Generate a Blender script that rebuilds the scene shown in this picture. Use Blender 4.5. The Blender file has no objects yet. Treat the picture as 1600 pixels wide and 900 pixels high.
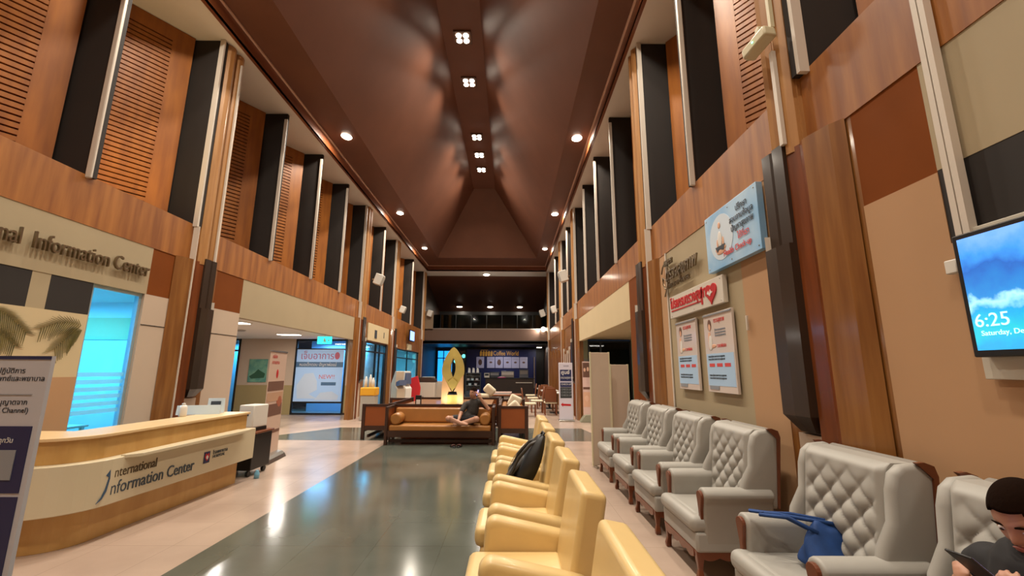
import bpy, bmesh, math, random
from mathutils import Vector, Matrix, Euler
random.seed(7)
SC = bpy.context.scene
COL = SC.collection
# ------------------------------------------------------------------ camera, world, exposure
cd = bpy.data.cameras.new('camera'); cam = bpy.data.objects.new('camera', cd); COL.objects.link(cam)
cd.sensor_width = 36.0; cd.sensor_fit = 'HORIZONTAL'; cd.lens = 669.3 / 1600 * 36.0
cd.clip_start = 0.02; cd.clip_end = 200
CH = 1.55
_p, _y, _r = math.radians(10.892), math.radians(.2028), math.radians(.2882)
_f = Vector((math.sin(_y)*math.cos(_p), math.cos(_y)*math.cos(_p), math.sin(_p)))
_rt = Vector((math.cos(_y), -math.sin(_y), 0)); _up = _rt.cross(_f)
_r2 = math.cos(_r)*_rt + math.sin(_r)*_up; _u2 = -math.sin(_r)*_rt + math.cos(_r)*_up
cam.matrix_world = Matrix(((_r2.x, _u2.x, -_f.x, 0), (_r2.y, _u2.y, -_f.y, 0), (_r2.z, _u2.z, -_f.z, CH), (0, 0, 0, 1)))
SC.camera = cam
SC.view_settings.view_transform = 'Standard'; SC.view_settings.look = 'None'
SC.view_settings.gamma = 1.0; SC.view_settings.use_curve_mapping = False
SC.view_settings.exposure = 0.05
w = bpy.data.worlds.new('world'); SC.world = w; w.use_nodes = True
w.node_tree.nodes['Background'].inputs[0].default_value = (.02, .03, .05, 1)
w.node_tree.nodes['Background'].inputs[1].default_value = 0.3
RIDGE_W, SIDE_W, RIDGE_S = 185, 85, 130          # watts of the ceiling lamps
WARM = (1.0, .89, .74); NEUT = (1.0, .93, .84); CYAN = (.10, .62, 1.0)

# ------------------------------------------------------------------ helpers
def lin(h):
    h = h.lstrip('#'); r = [int(h[i:i+2], 16)/255 for i in (0, 2, 4)]
    return tuple(c/12.92 if c <= .04045 else ((c+.055)/1.055)**2.4 for c in r) + (1,)
MATS = {}
def mat(name, col, rough=.6, metal=0, noise=0, nscale=6, stretch=(1, 1, 1), col2=None, bump=0, bscale=None, coat=0, emit=None, es=1, trans=0, alpha=1, spec=None):
    m = bpy.data.materials.new(name); MATS[name] = m; m.use_nodes = True
    nt = m.node_tree; b = nt.nodes['Principled BSDF']
    c = lin(col); b.inputs['Base Color'].default_value = c
    b.inputs['Roughness'].default_value = rough; b.inputs['Metallic'].default_value = metal
    if spec is not None: b.inputs['Specular IOR Level'].default_value = spec
    if coat: b.inputs['Coat Weight'].default_value = coat; b.inputs['Coat Roughness'].default_value = .12
    if trans: b.inputs['Transmission Weight'].default_value = trans
    if alpha < 1: b.inputs['Alpha'].default_value = alpha
    if emit: b.inputs['Emission Color'].default_value = lin(emit); b.inputs['Emission Strength'].default_value = es
    if noise or bump or col2:
        tc = nt.nodes.new('ShaderNodeTexCoord'); mp = nt.nodes.new('ShaderNodeMapping'); nz = nt.nodes.new('ShaderNodeTexNoise')
        mp.inputs['Scale'].default_value = stretch
        nz.inputs['Scale'].default_value = nscale; nz.inputs['Detail'].default_value = 5
        nt.links.new(tc.outputs['Object'], mp.inputs[0]); nt.links.new(mp.outputs[0], nz.inputs['Vector'])
        if noise or col2:
            rp = nt.nodes.new('ShaderNodeValToRGB')
            c2 = lin(col2) if col2 else tuple(x*(1-noise) for x in c[:3])+(1,)
            rp.color_ramp.elements[0].position = .35; rp.color_ramp.elements[1].position = .68
            rp.color_ramp.elements[0].color = c2; rp.color_ramp.elements[1].color = c
            nt.links.new(nz.outputs['Fac'], rp.inputs[0]); nt.links.new(rp.outputs[0], b.inputs['Base Color'])
        if bump:
            bp = nt.nodes.new('ShaderNodeBump'); bp.inputs['Strength'].default_value = bump; bp.inputs['Distance'].default_value = .01
            src = nz
            if bscale:
                src = nt.nodes.new('ShaderNodeTexNoise'); src.inputs['Scale'].default_value = bscale
                nt.links.new(tc.outputs['Object'], src.inputs['Vector'])
            nt.links.new(src.outputs['Fac'], bp.inputs['Height']); nt.links.new(bp.outputs[0], b.inputs['Normal'])
    return m
def setp(o, label=None, cat=None, group=None, kind=None):
    if label: o['label'] = label
    if cat: o['category'] = cat
    if group: o['group'] = group
    if kind: o['kind'] = kind
    return o
def thing(name, label, cat, loc=(0, 0, 0), rz=0, group=None):
    o = bpy.data.objects.new(name, None); COL.objects.link(o); o.empty_display_size = .1
    o.location = loc; o.rotation_euler = (0, 0, math.radians(rz)); return setp(o, label, cat, group)
class MB:
    def __init__(s): s.b = bmesh.new()
    def _m(s, fs, mi, sm=False):
        for f in fs: f.material_index = mi; f.smooth = sm
    def box(s, x0, x1, y0, y1, z0, z1, mi=0, bev=0, rot=None, piv=None, seg=2):
        r = bmesh.ops.create_cube(s.b, size=1.0); vs = r['verts']
        M = Matrix.Translation(((x0+x1)/2, (y0+y1)/2, (z0+z1)/2)) @ Matrix.Diagonal((abs(x1-x0), abs(y1-y0), abs(z1-z0), 1))
        if rot is not None:
            pv = Vector(piv if piv else ((x0+x1)/2, (y0+y1)/2, (z0+z1)/2))
            M = Matrix.Translation(pv) @ Euler([math.radians(a) for a in rot]).to_matrix().to_4x4() @ Matrix.Translation(-pv) @ M
        for v in vs: v.co = M @ v.co
        fs = list({f for v in vs for f in v.link_faces}); s._m(fs, mi)
        if bev:
            es = list({e for v in vs for e in v.link_edges})
            rr = bmesh.ops.bevel(s.b, geom=es, offset=bev, segments=seg, profile=.5, affect='EDGES', clamp_overlap=True)
            s._m(rr['faces'], mi, True)
            for f in fs:
                if f.is_valid: f.smooth = True
        return s
    def prism(s, pts, a, b, axis='z', mi=0, sm=False):
        """extrude a 2D polygon; axis z: (x,y) pts, axis x: (y,z) pts, axis y: (x,z) pts"""
        def P(p, t): return {'z': (p[0], p[1], t), 'x': (t, p[0], p[1]), 'y': (p[0], t, p[1])}[axis]
        v0 = [s.b.verts.new(P(p, a)) for p in pts]; v1 = [s.b.verts.new(P(p, b)) for p in pts]
        n = len(pts); fs = [s.b.faces.new([v0[i], v0[(i+1) % n], v1[(i+1) % n], v1[i]]) for i in range(n)]
        s._m(fs, mi, sm)
        caps = [s.b.faces.new(v0[::-1]), s.b.faces.new(v1)]; s._m(caps, mi)
        bmesh.ops.recalc_face_normals(s.b, faces=fs+caps); return s
    def quad(s, *p, mi=0):
        f = s.b.faces.new([s.b.verts.new(q) for q in p]); f.material_index = mi; return s
    def loft(s, rings, mi=0, cap=True, sm=True, close=True):
        R = [[s.b.verts.new(p) for p in r] for r in rings]; n = len(rings[0]); fs = []
        for i in range(len(R)-1):
            for j in range(n if close else n-1):
                fs.append(s.b.faces.new([R[i][j], R[i][(j+1) % n], R[i+1][(j+1) % n], R[i+1][j]]))
        s._m(fs, mi, sm)
        if cap:
            c = [s.b.faces.new(R[0][::-1]), s.b.faces.new(R[-1])]; s._m(c, mi); fs += c
        bmesh.ops.recalc_face_normals(s.b, faces=fs); return s
    def tube(s, pts, r, n=10, mi=0, cap=True):
        pts = [Vector(p) for p in pts]; rings = []; rr = r if isinstance(r, (list, tuple)) else [r]*len(pts)
        for i, p in enumerate(pts):
            d = (pts[min(i+1, len(pts)-1)] - pts[max(i-1, 0)]).normalized()
            u = d.cross(Vector((0, 0, 1)) if abs(d.z) < .9 else Vector((1, 0, 0))).normalized(); v = d.cross(u)
            rings.append([p + rr[i]*(math.cos(2*math.pi*k/n)*u + math.sin(2*math.pi*k/n)*v) for k in range(n)])
        return s.loft(rings, mi, cap)
    def lathe(s, prof, c=(0, 0, 0), n=20, mi=0, sx=1, sy=1):
        return s.loft([[(c[0]+sx*r*math.cos(2*math.pi*k/n), c[1]+sy*r*math.sin(2*math.pi*k/n), c[2]+z) for k in range(n)] for r, z in prof], mi)
    def ell(s, c, r, mi=0, rot=None, u=16, v=10):
        M = Matrix.Translation(c) @ (Euler([math.radians(a) for a in rot]).to_matrix().to_4x4() if rot else Matrix()) @ Matrix.Diagonal((r[0], r[1], r[2], 1))
        q = bmesh.ops.create_uvsphere(s.b, u_segments=u, v_segments=v, radius=1, matrix=M)
        s._m({f for x in q['verts'] for f in x.link_faces}, mi, True); return s
    def build(s, name, mats, parent=None, label=None, sub=0, bev=0, loc=None, weld=False):
        me = bpy.data.meshes.new(name)
        if weld: bmesh.ops.remove_doubles(s.b, verts=s.b.verts, dist=1e-5)
        s.b.to_mesh(me); s.b.free()
        for m in (mats if isinstance(mats, (list, tuple)) else [mats]): me.materials.append(m)
        o = bpy.data.objects.new(name, me); COL.objects.link(o)
        if parent: o.parent = parent
        if loc: o.location = loc
        if label: o['label'] = label
        if bev:
            md = o.modifiers.new('bevel', 'BEVEL'); md.width = bev; md.segments = 3; md.limit_method = 'ANGLE'; md.angle_limit = math.radians(40)
        if sub:
            md = o.modifiers.new('sub', 'SUBSURF'); md.levels = sub; md.render_levels = sub
        return o
def struct(mb, name, mats, **k): return setp(mb.build(name, mats, **k), kind='structure')
def one(mb, name, mats, label, cat, group=None, **k): return setp(mb.build(name, mats, **k), label, cat, group)
def dup(root, loc, rz=None, label=None, group=None):
    r = root.copy(); COL.objects.link(r); r.location = loc
    if rz is not None: r.rotation_euler = (0, 0, math.radians(rz))
    if label: r['label'] = label
    if group: r['group'] = group
    for ch in list(root.children):
        c = ch.copy(); COL.objects.link(c); c.parent = r
        for g in list(ch.children):
            d = g.copy(); COL.objects.link(d); d.parent = c
    return r
def text(body, size, M, m, parent=None, name='lettering', ext=.004, align='LEFT', sx=1, bold=0, shear=0):
    """lettering turned into real thin geometry; M places the text plane (x right, y up, z out)"""
    cu = bpy.data.curves.new('txt', 'FONT'); cu.body = body; cu.size = size; cu.extrude = ext; cu.align_x = align
    cu.offset = bold; cu.shear = shear; cu.resolution_u = 3
    t = bpy.data.objects.new('txt', cu); COL.objects.link(t)
    dg = bpy.context.evaluated_depsgraph_get(); me = bpy.data.meshes.new_from_object(t.evaluated_get(dg))
    bpy.data.objects.remove(t); me.name = name
    me.transform(M @ Matrix.Diagonal((sx, 1, 1, 1))); me.materials.clear(); me.materials.append(m)
    o = bpy.data.objects.new(name, me); COL.objects.link(o)
    if parent: o.parent = parent
    return o
def onwall(side, x, y, z):
    """frame for text on a side wall: 'L' faces +X and reads towards +Y..., 'R' faces -X and reads towards -Y, 'F' faces -Y and reads towards +X"""
    X, Yv, Z = {'L': ((0, 1, 0), (0, 0, 1), (1, 0, 0)), 'R': ((0, -1, 0), (0, 0, 1), (-1, 0, 0)), 'F': ((1, 0, 0), (0, 0, 1), (0, -1, 0))}[side]
    return Matrix(((X[0], Yv[0], Z[0], x), (X[1], Yv[1], Z[1], y), (X[2], Yv[2], Z[2], z), (0, 0, 0, 1)))
def area(name, loc, size, watts, col=WARM, rot=(0, 0, 0), shape='DISK', sy=None, parent=None, spread=180):
    ld = bpy.data.lights.new(name, 'AREA'); ld.shape = shape; ld.size = size; ld.energy = watts; ld.color = col
    ld.spread = math.radians(spread)
    if sy: ld.size_y = sy
    o = bpy.data.objects.new(name, ld); COL.objects.link(o); o.location = loc; o.rotation_euler = [math.radians(a) for a in rot]
    if parent: o.parent = parent
    return o

# ------------------------------------------------------------------ materials
WOODB = mat('band wood', '#a66a2e', .45, col2='#80491a', nscale=3, stretch=(3, 3, .3), coat=.15)
WOODC = mat('column wood', '#90602e', .4, col2='#77481c', nscale=4, stretch=(4, 4, .3), coat=.25)
WOODR = mat('red wood', '#7c3f1a', .38, col2='#64300f', nscale=4, stretch=(4, 4, .3), coat=.3)
WOODN = mat('niche wood', '#a66420', .5, col2='#8c5018', nscale=3, stretch=(3, 3, .4))
BROWN = mat('brown cladding', '#7a4014', .85, spec=.15, noise=.12, nscale=2)
SLOT = mat('louvre slot', '#1d0f08', .8)
DARK = mat('dark panel', '#241d19', .75, noise=.15, nscale=2)
DBOARD = mat('dark board', '#33261d', .35, noise=.2, nscale=3, stretch=(3, 3, .4), coat=.2)
TRIM = mat('pale trim', '#cdc3b6', .5)
GREIGE = mat('greige plaster', '#a8987a', .75, noise=.05, nscale=1.5)
PEACH = mat('peach plaster', '#b48c66', .75, noise=.05, nscale=1.5)
PLAST = mat('pale plaster', '#c0ac98', .75, noise=.04, nscale=1.5)
CREAM = mat('cream plaster', '#c9b690', .75, noise=.04, nscale=1.5)
WHITE = mat('soffit white', '#dcd6cc', .8, noise=.04, nscale=1)
CEILB = mat('ceiling boards', '#6e4532', .5, noise=.12, nscale=1.2)
FASC = mat('fascia wood', '#7a4325', .35, coat=.3, noise=.15, nscale=2)
BLACK = mat('black', '#0e0e10', .4)
DKBR = mat('dark brown', '#3a2416', .5, noise=.2, nscale=3)
OLIVE = mat('olive dado', '#a08e62', .75)
def tilemat(name, c1, c2, rough, size):
    m = mat(name, c1, rough); nt = m.node_tree; b = nt.nodes['Principled BSDF']
    tc = nt.nodes.new('ShaderNodeTexCoord'); nz = nt.nodes.new('ShaderNodeTexNoise'); nz.inputs['Scale'].default_value = 1.1; nz.inputs['Detail'].default_value = 8
    br = nt.nodes.new('ShaderNodeTexBrick'); br.offset = 0; br.inputs['Scale'].default_value = 1
    br.inputs['Brick Width'].default_value = size; br.inputs['Row Height'].default_value = size; br.inputs['Mortar Size'].default_value = .003
    rp = nt.nodes.new('ShaderNodeValToRGB'); rp.color_ramp.elements[0].color = lin(c2); rp.color_ramp.elements[1].color = lin(c1)
    rp.color_ramp.elements[0].position = .3; rp.color_ramp.elements[1].position = .65
    mx = nt.nodes.new('ShaderNodeMixRGB'); mx.blend_type = 'MULTIPLY'; mx.inputs[0].default_value = 1
    br.inputs['Color1'].default_value = (1, 1, 1, 1); br.inputs['Color2'].default_value = (.94, .94, .94, 1); br.inputs['Mortar'].default_value = (.75, .74, .72, 1)
    L = nt.links.new; L(tc.outputs['Object'], nz.inputs['Vector']); L(tc.outputs['Object'], br.inputs['Vector'])
    L(nz.outputs['Fac'], rp.inputs[0]); L(rp.outputs[0], mx.inputs[1]); L(br.outputs['Color'], mx.inputs[2]); L(mx.outputs[0], b.inputs['Base Color'])
    mr = nt.nodes.new('ShaderNodeMapRange'); mr.inputs['To Min'].default_value = rough*.8; mr.inputs['To Max'].default_value = rough*1.5
    L(nz.outputs['Fac'], mr.inputs[0]); L(mr.outputs[0], b.inputs['Roughness']); return m
FLOORM = tilemat('beige floor', '#b5a090', '#a28e80', .2, .6)
STRIPE = tilemat('dark granite floor', '#5c6058', '#4c5048', .13, .6)
_nt = STRIPE.node_tree; _n = _nt.nodes.new('ShaderNodeTexNoise'); _n.inputs['Scale'].default_value = 5.5; _n.inputs['Detail'].default_value = 3; _t = _nt.nodes.new('ShaderNodeTexCoord'); _r = _nt.nodes.new('ShaderNodeValToRGB'); _r.color_ramp.elements[0].position = .74; _r.color_ramp.elements[1].position = .80; _m = _nt.nodes.new('ShaderNodeMixRGB'); _m.inputs[2].default_value = lin('#b9b4a4')
_b = _nt.nodes['Principled BSDF']; _src = _b.inputs['Base Color'].links[0].from_socket; _nt.links.new(_t.outputs['Object'], _n.inputs['Vector']); _nt.links.new(_n.outputs['Fac'], _r.inputs[0]); _nt.links.new(_r.outputs[0], _m.inputs[0]); _nt.links.new(_src, _m.inputs[1]); _nt.links.new(_m.outputs[0], _b.inputs['Base Color'])
STEEL = mat('steel', '#b8b6b0', .3, 1)
WHITEP = mat('white plastic', '#d8d4cc', .4)
CREAMP = mat('cream plastic', '#c9bf9e', .45)
LAMPE = mat('lamp glow', '#fff2dd', .5, emit='#fff0da', es=22)
LEDE = mat('led panel glow', '#ffffff', .5, emit='#fff6e8', es=7)
def glassmat(name, col, rough=.03, a=.35):
    m = bpy.data.materials.new(name); m.use_nodes = True; nt = m.node_tree; nt.nodes.clear()
    o = nt.nodes.new('ShaderNodeOutputMaterial'); g = nt.nodes.new('ShaderNodeBsdfGlossy'); t = nt.nodes.new('ShaderNodeBsdfTransparent'); mx = nt.nodes.new('ShaderNodeMixShader'); lw_ = nt.nodes.new('ShaderNodeLayerWeight'); pw = nt.nodes.new('ShaderNodeMath'); pw.operation = 'POWER'; fr = nt.nodes.new('ShaderNodeMath'); fr.operation = 'MULTIPLY_ADD'
    nt.links.new(lw_.outputs['Facing'], pw.inputs[0]); pw.inputs[1].default_value = 4; nt.links.new(pw.outputs[0], fr.inputs[0]); fr.inputs[1].default_value = .3; fr.inputs[2].default_value = .03; g.inputs['Roughness'].default_value = rough; t.inputs[0].default_value = lin(col)
    nt.links.new(fr.outputs[0], mx.inputs[0]); nt.links.new(t.outputs[0], mx.inputs[1]); nt.links.new(g.outputs[0], mx.inputs[2]); nt.links.new(mx.outputs[0], o.inputs[0]); return m
GLASS = glassmat('clear glass', '#f2faff')
DGLASS = glassmat('dark glass', '#5a6a66')

# ------------------------------------------------------------------ the setting
WL, WR = -5.07, 2.25
Y0, YE = -4.0, 25.6
b = MB(); b.box(-12, 8, Y0, 33, -.2, 0); struct(b, 'floor', FLOORM)
b = MB(); b.prism([(-2.65, Y0), (-.25, Y0), (-.25, 10.05), (2.25, 10.05), (1.95, 12.2), (-4.6, 12.2), (-6.0, 10.05), (-2.65, 10.05)], .0, .002)
struct(b, 'floor_inlay', STRIPE)
# left wall
LM = [WOODB, GREIGE, BROWN, WOODC, PLAST, DARK, PEACH, DKBR, OLIVE, CREAM, TRIM]
b = MB(); T = .14
def lw(y0, y1, z0, z1, mi, d=0): b.box(WL-T, WL+d, y0, y1, z0, z1, mi)
lw(Y0, 25.0, 3.23, 3.82, 0)
lw(Y0, 5.9, 2.57, 3.23, 1, -.005); lw(5.9, 6.39, 2.57, 3.23, 2, -.008); lw(6.39, 7.25, 0, 3.23, 3, -.004); lw(5.88, 6.39, 0, 2.57, 4, -.006)
lw(Y0, 4.46, 2.18, 2.57, 5, -.01); lw(4.46, 4.65, 2.18, 2.57, 1, -.01); lw(4.65, 5.14, 2.18, 2.57, 5, -.01)
lw(Y0, 5.14, 1.45, 2.18, 9, -.006); lw(Y0, 5.14, 0, 1.45, 6, -.002)
b.box(WL-.02, WL-.001, 5.89, 6.38, 2.14, 2.15, 5)
lw(7.25, 8.0, 2.57, 3.23, 2, -.008); lw(7.25, 8.0, 0, 2.57, 4, -.006); b.box(WL-.02, WL-.001, 7.3, 8.0, 2.14, 2.15, 5)
lw(8.0, 14.0, 2.5, 3.23, 1, -.006)
lw(14.0, 15.15, 0, 3.23, 3, -.004)
lw(15.15, 18.1, 2.55, 3.23, 0, -.004); lw(18.1, 19.2, 0, 3.23, 3, -.004); lw(19.2, 24.1, 2.5, 3.23, 0, -.004); lw(24.1, 25.0, 0, 3.23, 3, -.004)
lw(17.75, 18.1, 0, 2.55, 7)
struct(b, 'wall_left', LM)
# upper outer walls behind the fins and the window ledges
b = MB()
b.box(-7.6, -7.5, Y0, YE, 3.7, 7.3, 0); struct(b, 'wall_clerestory_left', [DKBR])
b = MB(); b.box(-7.5, WL-.05, Y0, YE, 3.70, 3.80); struct(b, 'trim_1', BROWN)
b = MB()
b.box(4.7, 4.8, Y0, YE, 3.7, 7.3, 0); struct(b, 'wall_clerestory_right', [DKBR])
b = MB(); b.box(WR+.05, 4.7, Y0, YE, 3.70, 3.80); struct(b, 'trim_2', BROWN)
# right wall
b = MB()
def rw(y0, y1, z0, z1, mi, d=0): b.box(WR-d, WR+T, y0, y1, z0, z1, mi)
rw(Y0, 25.0, 3.23, 3.82, 0)
rw(Y0, 2.1, 2.6, 3.23, 1, -.006); rw(Y0, 2.1, 2.2, 2.6, 5, -.008); rw(Y0, 2.1, 0, 2.2, 6, -.004)
rw(2.1, 2.58, 2.59, 3.23, 2, -.008); rw(2.1, 2.58, 0, 2.59, 6, -.004); rw(2.58, 3.57, 0, 3.23, 3, -.01)
rw(3.57, 4.07, 0, 3.23, 6, -.005); rw(4.07, 6.02, 0, 3.23, 1, -.007); rw(6.02, 6.4, 0, 3.23, 6, -.005); rw(6.4, 7.3, 0, 3.23, 3, -.004)
b.box(WR-.012, WR, 6.0, 6.03, 0, 3.23, 10)
rw(7.3, 8.0, 0, 3.23, 2, -.006); rw(8.0, 14.1, 2.5, 3.23, 9, -.004); rw(14.1, 15.2, 0, 3.23, 3, -.004)
rw(15.2, 25.0, 0, 3.23, 2, -.02); rw(15.2, 18.0, 2.2, 3.23, 3, -.012); rw(19.0, 24.4, 2.2, 3.23, 3, -.012)
for i in range(9): b.box(WR-.05, WR, 15.6+.28*i, 15.68+.28*i, 0, 2.2+.12*(i % 3), 3 if i % 2 else 10)
for i in range(12): b.box(WR-.05, WR, 19.2+.4*i, 19.3+.4*i, 0, 2.3+.14*(i % 3), 3)
struct(b, 'wall_right', LM)
b = MB(); b.box(WL-2.5, WR+2.6, Y0-.15, Y0, 0, 7.3); struct(b, 'wall_back', PEACH)
# main ceiling
b = MB(); CL, CR, SL, SR, RL, RR, ZR = -4.8, 2.03, -3.95, 1.42, -1.93, -.83, 10.76
b.box(-7.6, CL, Y0, YE, 7.2, 7.26, 0); b.box(CR, 4.8, Y0, YE, 7.2, 7.26, 0); b.box(CL, CR, 24.25, YE, 7.2, 7.26, 0)
b.box(CL-.06, CL, Y0, 24.31, 7.199, 7.5, 1); b.box(CR, CR+.06, Y0, 24.31, 7.199, 7.5, 1); b.box(CL, CR, 24.25, 24.31, 7.199, 7.5, 1)
b.box(CL-.06, CL+.035, Y0, 24.28, 7.49, 7.52, 2); b.box(CR-.035, CR+.06, Y0, 24.28, 7.49, 7.52, 2); b.box(CL, CR, 24.215, 24.28, 7.49, 7.52, 2)
b.box(CL, SL, Y0, 24.25, 7.53, 7.6, 3); b.box(SR, CR, Y0, 24.25, 7.53, 7.6, 3); b.box(SL, SR, 22.5, 24.25, 7.53, 7.6, 3)
zz = 7.53
b.quad((SL, Y0, zz), (SL, 22.5, zz), (RL, 20.8, ZR), (RL, Y0, ZR), mi=3)
b.quad((SR, Y0, zz), (SR, 22.5, zz), (RR, 20.8, ZR), (RR, Y0, ZR), mi=3)
b.quad((SL, 22.5, zz), (SR, 22.5, zz), (RR, 20.8, ZR), (RL, 20.8, ZR), mi=3)
b.quad((RL, Y0, ZR), (RR, Y0, ZR), (RR, 20.8, ZR), (RL, 20.8, ZR), mi=3)
b.quad((SL, Y0, zz), (SR, Y0, zz), (RR, Y0, ZR), (RL, Y0, ZR), mi=3)
HI = mat('pale bead', '#d6b29c', .4)
struct(b, 'ceiling', [WHITE, FASC, HI, CEILB])
# far end: brown sloping ceiling over the gallery, glass wall, parapet
b = MB()
b.quad((WL-.1, 25.6, 7.2), (WR+.1, 25.6, 7.2), (WR+.1, 31, 5.75), (WL-.1, 31, 5.75), mi=0)
b.box(WL-.1, WR+.1, 25.0, 33, 3.08, 3.2, 1)
struct(b, 'ceiling_gallery', [CEILB, BLACK])
b = MB(); b.box(WL-.1, WR+.1, 25.0, 25.12, 3.25, 3.9, 0); b.box(WL-.1, WR+.1, 24.98, 25.16, 3.9, 3.94, 1); b.box(WL-.1, WR+.1, 25.0, 25.12, 3.05, 3.25, 2)
struct(b, 'wall_parapet', [mat('parapet brown', '#5c4538', .5), mat('parapet cap', '#8a8078', .35), BLACK])
b = MB(); b.box(WL-.2, WL-.08, 25.0, 33, 0, 7.3, 0); b.box(WR+.08, WR+.2, 25.0, 33, 0, 7.3, 0); b.box(WL-.2, WR+.2, 31, 31.1, 3, 6, 1)
b.box(WL-.2, WR+.2, 30, 30.1, 0, 3.2, 1); b.box(-5.07, -4.5, 24.9, 25.0, 3.9, 4.95, 2)
struct(b, 'wall_far', [DKBR, BLACK, mat('grey pier', '#7d6a55', .6)])
b = MB()
for i in range(8):
    x = WL + .9*i+.1
    if x+.86 < WR+.1: b.box(x, x+.86, 25.05, 25.07, 3.94, 4.75)
rail = struct(b, 'window_gallery', glassmat('balustrade glass', '#6d7a72', .05))

# side lobby on the left (lit), right lobby
b = MB(); b.box(-10.6, WL-.14, 7.0, 16, 2.62, 2.7, 0); struct(b, 'ceiling_lobby_left', [WHITE])
b = MB(); Yb = 15.5
b.box(-9.64, -7.66, Yb, Yb+.1, 1.0, 2.62, 0); b.box(-9.64, -7.66, Yb-.006, Yb+.1, 0, 1.0, 1); b.box(-10.6, -9.64, Yb+1.0, Yb+1.1, 0, 2.62, 3)
b.box(-5.83, WL-.14, Yb, Yb+.1, 1.0, 2.62, 0); b.box(-5.83, WL-.14, Yb-.006, Yb+.1, 0, 1.0, 1); b.box(-5.83, WL-.14, Yb-.03, Yb, 0, .07, 2)
b.box(-7.66, -5.83, Yb+1.2, Yb+1.3, 0, 2.62, 3)
b.box(-10.7, -10.6, 7, 16, 0, 2.62, 0); b.box(-10.6, WL-.14, 7.0, 7.1, 0, 2.62, 0)
struct(b, 'wall_lobby_left', [PLAST, OLIVE, DKBR, mat('blue room wall', '#9cc4e0', .8)])
b = MB(); b.box(WR+T, 7, 7.5, 15, 2.62, 2.7, 0); struct(b, 'ceiling_lobby_right', [CREAM])
b = MB(); Yr = 14.8; b.box(WR+.1, 2.66, Yr, Yr+.1, 0, 2.62, 0); b.box(4.14, 7, Yr, Yr+.1, 0, 2.62, 0); b.box(7, 7.1, 7.5, 15, 0, 2.62, 0); b.box(WR+T, 7, 7.4, 7.5, 0, 2.62, 0)
b.box(2.66, 4.14, Yr+1.5, Yr+1.6, 0, 2.62, 1)
struct(b, 'wall_lobby_right', [mat('pale green plaster', '#b9c0a0', .75), BLACK])
# office behind the left wall (cyan lit), shops further down
OFW = mat('office wall', '#cfe6ee', .8); OFG = mat('office green band', '#a6c7a0', .8)
b = MB()
b.box(-8.2, -8.1, 4.2, 7.0, 0, 2.8, 0); b.box(-8.2, WL-.14, 6.9, 7.0, 0, 2.8, 0); b.box(-8.2, WL-.14, 4.1, 4.2, 0, 2.8, 0); b.box(-8.2, WL-.14, 4.2, 7, 2.6, 2.8, 0)
b.box(-8.1, WL-.14, 6.88, 6.9, 2.0, 2.35, 1); b.box(-8.1, -8.08, 4.2, 6.9, 2.0, 2.35, 1); b.box(-8.1, -8.06, 4.2, 6.9, 0, .8, 1)
struct(b, 'wall_office', [OFW, OFG])
b = MB()
b.box(-7.4, -7.3, 18.6, 24.5, 0, 2.6, 0); b.box(-5.78, -5.7, 15.6, 18.5, 0, 2.6, 0); b.box(-5.7, WL-.14, 15.6, 18.5, 2.55, 2.65, 0); b.box(-7.4, WL-.14, 18.6, 24.5, 2.55, 2.65, 0); b.box(-7.3, WL-.14, 18.5, 18.6, 0, 2.6, 0); b.box(-7.3, WL-.14, 24.4, 24.5, 0, 2.6, 0); b.box(-5.7, WL-.14, 15.62, 15.66, 0, 2.6, 0)
struct(b, 'wall_shops', [OFW])
# glazing
def glazed(name, side, y0, y1, z0, z1, muls=(), rails=(), fr=.05, col=BLACK, glass=GLASS, xx=None):
    x = xx if xx is not None else (WL-.07 if side == 'L' else WR+.07)
    b = MB()
    for (a, c) in [(y0, y0+fr), (y1-fr, y1)] + [(m-fr/2, m+fr/2) for m in muls]: b.box(x-.03, x+.03, a, c, z0, z1)
    for (a, c) in [(z0, z0+fr), (z1-fr, z1)] + [(r-fr/2, r+fr/2) for r in rails]: b.box(x-.028, x+.028, y0, y1, a, c)
    o = struct(b, name, col); g = MB(); g.box(x-.005, x+.005, y0+fr, y1-fr, z0+fr, z1-fr); g.build('pane', glass, o); return o
def glazedF(name, y, x0, x1, z0, z1, muls=(), rails=(), fr=.06, col=BLACK, glass=GLASS):
    b = MB()
    for (a, c) in [(x0, x0+fr), (x1-fr, x1)] + [(m-fr/2, m+fr/2) for m in muls]: b.box(a, c, y-.03, y+.03, z0, z1)
    for (a, c) in [(z0, z0+fr), (z1-fr, z1)] + [(r-fr/2, r+fr/2) for r in rails]: b.box(x0, x1, y-.028, y+.028, a, c)
    o = struct(b, name, col); g = MB(); g.box(x0+fr, x1-fr, y-.005, y+.005, z0+fr, z1-fr); g.build('pane', glass, o); return o
ALU = mat('pale aluminium', '#a9c4d0', .35, .5)
glazed('door_1', 'L', 5.14, 5.88, 0, 2.57, fr=.045, col=ALU)
glazedF('door_2', 15.5, -7.66, -5.83, 0, 2.62, rails=(2.26, .42))
glazed('door_3', 'L', 15.15, 17.75, 0, 2.55, muls=(16.5, 17.0), rails=(2.2,))
glazed('window_1', 'L', 19.2, 24.1, .85, 2.5, muls=(21.6,), rails=(2.1,))
b = MB(); b.box(WL-.1, WL-.02, 19.2, 24.1, 0, .85); struct(b, 'wall_sill', WOODR)
glazedF('door_4', 14.8, 2.66, 4.14, 0, 2.56, muls=(3.1,), rails=(), glass=DGLASS)
glazedF('door_5', 15.5, -10.6, -9.64, 0, 2.62, rails=(2.2,))
glazedF('window_2', 29.7, -5.0, -4.0, .5, 2.9, muls=(-4.55,), rails=(2.35,))
glazedF('window_3', 29.6, -3.95, -3.0, .05, 2.9, muls=(-3.45,))
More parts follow.
